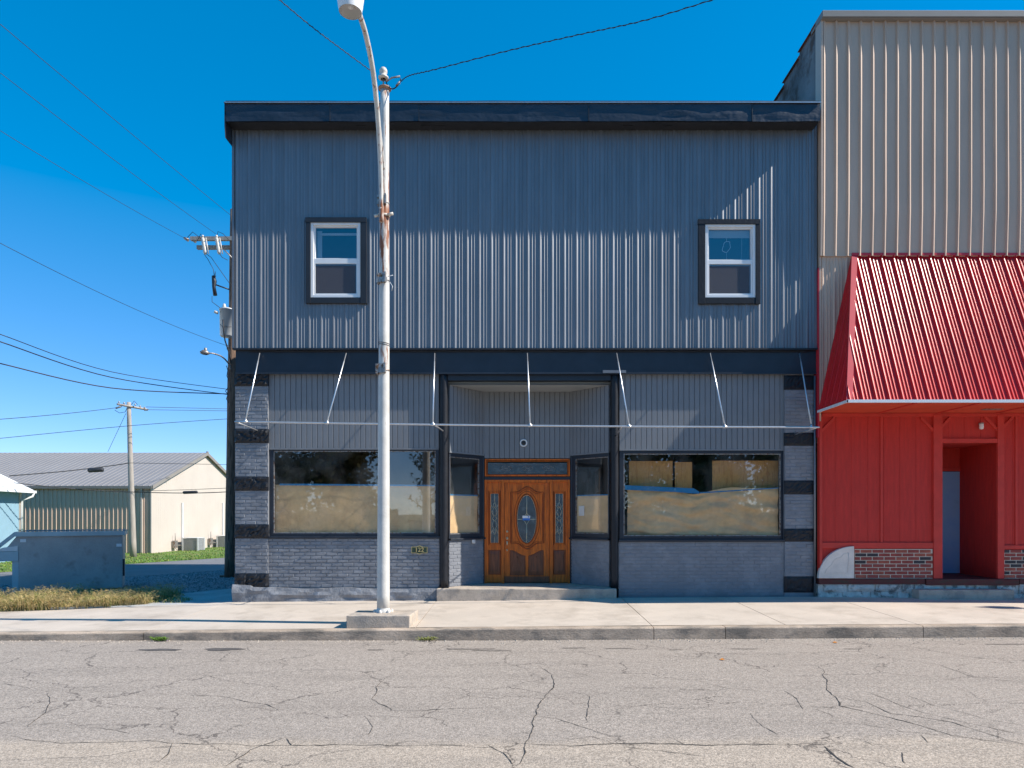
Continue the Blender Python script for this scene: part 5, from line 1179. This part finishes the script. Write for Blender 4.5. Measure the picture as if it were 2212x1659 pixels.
mb = MB(TS); mb.tube([(-.2, e + .05, sz - .05), (-.15, e + .03, sz - .2), (.02, .09, sz - .38), (.02, .09, gz(17))], .05, 8); mb.build('downspout', M['white'], Q)
mb = MB(TS); mb.box(-.3, SLn, -.03, e, sz + .0, sz + .02); mb.build('eaves', M['white'], Q)

# ------------------------------------------------------------------ dumpster
DYp = 2.6; gd = gz(DYp) - .01
dO = Vector((WX(40, DYp), DYp)); dA = R(27)
Dm = thing('dumpster', 'grey-blue steel dumpster with dark lid standing on gravel behind dry grass', 'dumpster', (dO.x + .8, DYp + 1.1, gd))
def TDm(u, v, z): return (dO.x + u * math.cos(dA) - v * math.sin(dA), dO.y + u * math.sin(dA) + v * math.cos(dA), z)
DL = 2.05; zt = WZ(1155, DYp + .4)
mb = MB(TDm); mb.prism([(0, 0, gd + .02), (DL, 0, gd + .02), (DL, 0, zt), (-.02, 0, zt), (-.22, 0, zt - .28), (-.22, 0, zt - .48), (0, 0, zt - .6)], (0, 1.35, 0)); mb.build('body', M['dumpster'], Dm, bevel=.01)
mb = MB(TDm); z0, z1 = zt - .03, zt + .075
mb.box(-.07, DL + .05, -.06, 0, z0, z1); mb.box(DL, DL + .05, 0, 1.4, z0, z1)
mb.prism([(-.07, -.06, z0), (-.07, -.06, z1), (-.36, -.06, z1 - .27), (-.36, -.06, z0 - .27)], (0, .06, 0)); mb.build('rim', M['dumpster_trim'], Dm, bevel=.004)
mb = MB(); ribbed(mb, -.05, DL + .07, lambda u: (0, 1), lambda u, v, h: TDm(u, lerp(-.05, 1.4, v), z1 + .006 + h), [(0, 0), (.01, .014), (.04, .014), (.05, 0)], .1); mb.build('lid', M['lid'], Dm)
mb = MB(TDm); mb.box(-.42, 0, -.03, .2, zt - .58, zt - .36); mb.build('fork_pocket', M['dumpster_trim'], Dm, bevel=.006)
mb = MB(TDm); mb.prism([(-.46, -.035, zt - .355), (-.01, -.035, zt - .355), (-.01, -.035, zt - .24), (-.3, -.035, zt - .28)], (0, .26, 0)); mb.build('pocket_shield', M['acgrey'], Dm, bevel=.004)
mb = MB(TDm); mb.box(-.42, 0, 1.0, 1.25, zt - .58, zt - .36); mb.build('fork_pocket', M['dumpster_trim'], Dm, bevel=.006)
mb = MB(TDm); mb.box(-.12, -.002, .01, .1, gd, zt - .58); mb.build('corner_leg', M['dumpster_trim'], Dm)
for u, z in ((.03, zt - .16), (DL - .13, zt - .30)):
    mb = MB(TDm); mb.box(u, u + .11, -.006, -.002, z, z + .07); mb.build('reflector_sticker', M['white'], Dm)
for k in range(1, 5):
    mb = MB(TDm); mb.box(k * DL / 5 - .004, k * DL / 5 + .004, -.004, -.001, gd + .1, zt - .1)
mb = MB(TDm); mb.box(DL, DL + .04, .05, .15, gd + .3, gd + .7); mb.build('side_latch', M['black'], Dm)

# ------------------------------------------------------------------ grasses, gravel stones
def blades(name, region, n, hmin, hmax, mats, seed, w=.006, lean_=.5, heads=0):
    rnd = random.Random(seed); mb = MB()
    for _ in range(n):
        x, y, z, hs_ = region(rnd); h = rnd.uniform(hmin, hmax) * hs_; a = rnd.uniform(0, 2 * math.pi); l = rnd.uniform(.1, lean_) * h
        mb.m = 0 if rnd.random() < .75 or len(mats) == 1 else 1
        dx, dy = math.cos(a), math.sin(a); px_, py_ = -dy * w, dx * w
        p0 = (x - px_, y - py_, z); p1 = (x + px_, y + py_, z); m0 = (x + dx * l * .4 - px_ * .8, y + dy * l * .4 - py_ * .8, z + h * .6); m1 = (x + dx * l * .4 + px_ * .8, y + dy * l * .4 + py_ * .8, z + h * .6)
        tp = (x + dx * l * 1.3, y + dy * l * 1.3, z + h * rnd.uniform(.75, 1))
        i = [mb.p(q) for q in (p0, p1, m1, m0, tp)]; mb.face((i[0], i[1], i[2], i[3])); mb.face((i[3], i[2], i[4]))
        if heads and rnd.random() < heads:
            for k in range(4):
                aa = rnd.uniform(0, 6.28); e = (tp[0] + math.cos(aa) * .07, tp[1] + math.sin(aa) * .07, tp[2] + rnd.uniform(-.01, .06))
                mb.poly([tp, (e[0], e[1], e[2] - .004), (e[0] + .004, e[1], e[2] + .004)])
    return tag(mb.build(name, mats), kind='stuff')
def reg_weeds(r):
    t = r.random(); x = lerp(-10.6, -6.9, t); y = r.uniform(-.95, 1.7) 
    yb = max(-1.0, -.02 - .16 * (-5.6 - x)) + .02
    y = lerp(yb, yb + 1.7, r.random() ** 1.3); 
    if x > -7.4: y = max(y, yb + .3 * (x + 7.4) + .1)
    return x, y, lerp(zs(x, 0), gz(max(y, .01)), .5) - .04, .6 + .55 * (.5 + nz(x * 1.3, y * 1.3, 0, 1))
blades('dry_grass', reg_weeds, 16000, .11, .36, [M['straw'], M['straw2']], 11, .0045, .9, .12)
def reg_weeds2(r):
    x = r.uniform(-8.2, -6.3); y = r.uniform(.2, 2.2); 
    if (x + 8.2) * .9 > 2.2 - (y - .2): x -= 1
    return x, y, gz(y) - .01, .5
blades('shaded_grass', reg_weeds2, 3500, .08, .22, [M['straw2'], M['straw']], 12, .005, .9, .05)
def reg_lawn(r):
    y = r.uniform(10, 34); x = edge2(y) - r.random() ** 1.5 * 14 - .05
    if x < WXc + .1 and y > WY0 - .05: y = r.uniform(12, 22.9)
    return x, y, gz(y), 1
blades('lawn_grass', reg_lawn, 9000, .04, .09, [M['blade'], M['straw2']], 13, .02, .6)
for px, py, n, lb in ((352, 1381, 90, 'small green weed growing in the kerb gutter left of the street lamp'), (920, 1384, 70, 'small dry weed growing in the kerb gutter right of the street lamp')):
    c = gw(px, py + 2); c.y = KF - .05; c.z = table(ZR, c.x)
    rnd = random.Random(px); mb = MB()
    for _ in range(n):
        a = rnd.uniform(0, 6.28); l = rnd.uniform(.05, .16); x = c.x + rnd.uniform(-.10, .10); h = rnd.uniform(.02, .07); dx, dy = math.cos(a) * l, -abs(math.sin(a)) * l * .5
        mb.poly([(x, c.y, c.z), (x + dx * .5 - .006, c.y + dy * .5, c.z + h), (x + dx, c.y + dy, c.z + h * .8), (x + dx * .5 + .006, c.y + dy * .5 + .008, c.z + h)])
    one('weed', lb, 'weed', mb, M['blade'] if px == 352 else M['straw2'], 'weeds along the kerb')
for px, py, lb in ((1804, 1389, 'orange fallen leaf on the asphalt near the kerb'), (1560, 1426, 'small orange fallen leaf farther out on the asphalt')):
    c = gw(px, py); mb = MB(); s = .035; mb.poly([(c.x - s, c.y, c.z + .005), (c.x, c.y - s, c.z + .012), (c.x + s, c.y, c.z + .006), (c.x + s * .3, c.y + s, c.z + .02)]); mb.poly([(c.x - s, c.y, c.z + .005), (c.x + s * .3, c.y + s, c.z + .02), (c.x - s * .4, c.y + s * 1.1, c.z + .006)])
    one('fallen_leaf', lb, 'leaf', mb, M['leaf_orange'], 'fallen leaves')
c = gw(355, 1383); c.y = KF - .03; mb = MB(); mb.tube([(c.x - .07, c.y, -.172), (c.x, c.y, -.165), (c.x + .06, c.y + .01, -.172)], [.006, .012, .004], 6); one('wrapper', 'tiny purple wrapper lying in the gutter', 'litter', mb, M['purple'])
rnd = random.Random(21); mb = MB()
for _ in range(5200):
    y = rnd.uniform(1.2, 11.5); x = rnd.uniform(edge1(y), -5.6)
    if x < -9.3 and y < 2.7: continue
    s = rnd.uniform(.012, .035); z = gz(y) + s * .3; k = [mb.p((x + s * rnd.uniform(.6, 1) * math.cos(a), y + s * rnd.uniform(.6, 1) * math.sin(a), z + rnd.uniform(-.3, .3) * s)) for a in (0, 1.26, 2.5, 3.8, 5)]; t_ = mb.p((x, y, z + s * rnd.uniform(.5, .9)))
    for i in range(5): mb.face((k[i], k[(i + 1) % 5], t_))
tag(mb.build('gravel_stones', M['gravel']), kind='stuff')
rnd = random.Random(22); mb = MB()
for _ in range(700):
    x = rnd.uniform(-8, 8); y = KF - .02 - rnd.random() ** 2 * .22; s = rnd.uniform(.004, .016); z = table(ZR, x)
    k = [mb.p((x + s * math.cos(a), y + s * math.sin(a), z)) for a in (0, 1.57, 3.1, 4.7)]; t_ = mb.p((x, y, z + s))
    for i in range(4): mb.face((k[i], k[(i + 1) % 4], t_))
tag(mb.build('gutter_grit', M['block']), kind='stuff')

# ------------------------------------------------------------------ trees across the street (seen mirrored in the shop glass)
def tree(x, y, h, r, label, leaf='leaf', n=5200, bare=False, base=.25):
    rnd = random.Random(int(x * 10 + y)); t = thing('tree', label, 'tree', (x, y, -.28), 'trees across the street')
    mb = MB(); tips = []
    mb.tube([(x, y, -.28), (x + .1, y, h * .3), (x, y + .1, h * .6), (x, y, h * .9)], [.28 * h / 10, .2 * h / 10, .1 * h / 10, .03], 10)
    for k in range(26 if bare else 16):
        a = rnd.uniform(0, 6.28); z0 = h * rnd.uniform(base, .8); L_ = r * rnd.uniform(.5, 1) * (1.2 - z0 / h * .7)
        p0 = Vector((x, y, z0)); p1 = p0 + Vector((math.cos(a) * L_ * .5, math.sin(a) * L_ * .5, L_ * .35)); p2 = p0 + Vector((math.cos(a) * L_, math.sin(a) * L_, L_ * .8)); mb.tube([p0, p1, p2], [.05, .03, .01], 5); tips += [p1, p2]
        for _ in range(5 if bare else 2):
            q = p1.lerp(p2, rnd.random()); e = q + Vector((rnd.uniform(-1, 1), rnd.uniform(-1, 1), rnd.uniform(.2, 1.2))) * r * .25; mb.tube([q, e], [.015, .005], 4); tips.append(e)
    mb.build('trunk', M['bark'], t)
    mb = MB(); nn_ = 500 if bare else n
    cl = [Vector((x, y, h * (base + .1))) + Vector((rnd.gauss(0, .45) * r, rnd.gauss(0, .45) * r, rnd.uniform(0, 1) * h * (.9 - base))) for _ in range(40)] + tips
    for _ in range(nn_):
        c = rnd.choice(cl if not bare else tips); k = .11 if bare else .17 * r; q = c + Vector((rnd.gauss(0, k), rnd.gauss(0, k), rnd.gauss(0, k))); s = rnd.uniform(.09, .17) * (1.6 if not bare else .8)
        d1_ = Vector((rnd.uniform(-1, 1), rnd.uniform(-1, 1), rnd.uniform(-1, 1))).normalized(); d2 = d1_.orthogonal().normalized(); mb.poly([q - d1_ * s, q + d2 * s * .6, q + d1_ * s, q - d2 * s * .6])
    mb.build('crown', M[leaf], t)
tree(-16.5, -34, 13, 3.6, 'broad dense tree across the street, mirrored at the left of the left shop window', 'leaf_dark', 9000, base=.04)
tree(-12.0, -36, 9.5, 2.3, 'rust-tinged bushy tree across the street, mirrored in the middle of the left shop window', 'leaf', 9000, base=.02)
tree(-5.6, -33, 6.5, 1.8, 'bare sapling across the street, mirrored beside the lamp pole', 'leaf', bare=True)
tree(9.2, -34, 10, 2.2, 'thin-crowned tree across the street, mirrored at the left of the right shop window', 'leaf', 3600, base=.06)
tree(14.2, -36, 14, 3.6, 'tall dark tree across the street, mirrored in the middle of the right shop window', 'leaf_dark', 15000, base=.03)
tree(19.8, -35, 13, 3.6, 'dark tree across the street, mirrored at the right of the right shop window', 'leaf_dark', 15000, base=.03)
tree(-22.5, -36, 13, 3.8, 'dense tree across the street, farthest left of the row', 'leaf', 7000, base=.04)
for x0_, x1_, lb in ((-27, -8.5, 'overgrown hedge across the street below the dense trees, left of the bare sapling'), (-7.6, 5, 'low overgrown hedge across the street around the bare sapling'), (7, 27, 'overgrown hedge across the street below the tall dark trees')):
    rnd = random.Random(int(x0_)); mb = MB(); hh_ = 3.2 if x0_ != -7.6 else 1.9
    for _ in range(int((x1_ - x0_) * 480)):
        x = rnd.uniform(x0_, x1_); top_ = hh_ * (.75 + .5 * nz(x * .5, 1, 1)); q = Vector((x, -38 + rnd.gauss(0, .5), -.3 + top_ * rnd.random() ** .7)); s_ = rnd.uniform(.10, .2)
        d1_ = Vector((rnd.uniform(-1, 1), rnd.uniform(-1, 1), rnd.uniform(-1, 1))).normalized(); d2 = d1_.orthogonal().normalized(); mb.poly([q - d1_ * s_, q + d2 * s_ * .6, q + d1_ * s_, q - d2 * s_ * .6])
    one('hedge', lb, 'hedge', mb, M['leaf'], 'hedges across the street')
# unseen lamp copy, added and turned to cast a shadow streak on the pavement
dxl = Vector((21.2, -.2, .06))
L2 = LP.copy(); COL.objects.link(L2); L2.location = LP.location + dxl; L2.rotation_euler = (0, 0, R(-90)); L2['label'] = 'unseen copy of the street lamp, added to cast a shadow on the pavement'
for ch in list(LP.children): c_ = ch.copy(); COL.objects.link(c_); c_.parent = L2
LP['group'] = L2['group'] = 'white street lamps along the kerb'
b2 = blk.copy(); COL.objects.link(b2); b2.location = blk.location + dxl; b2['label'] = 'concrete base block copied under the unseen lamp added for its shadow'
blk['group'] = b2['group'] = 'concrete lamp base blocks'
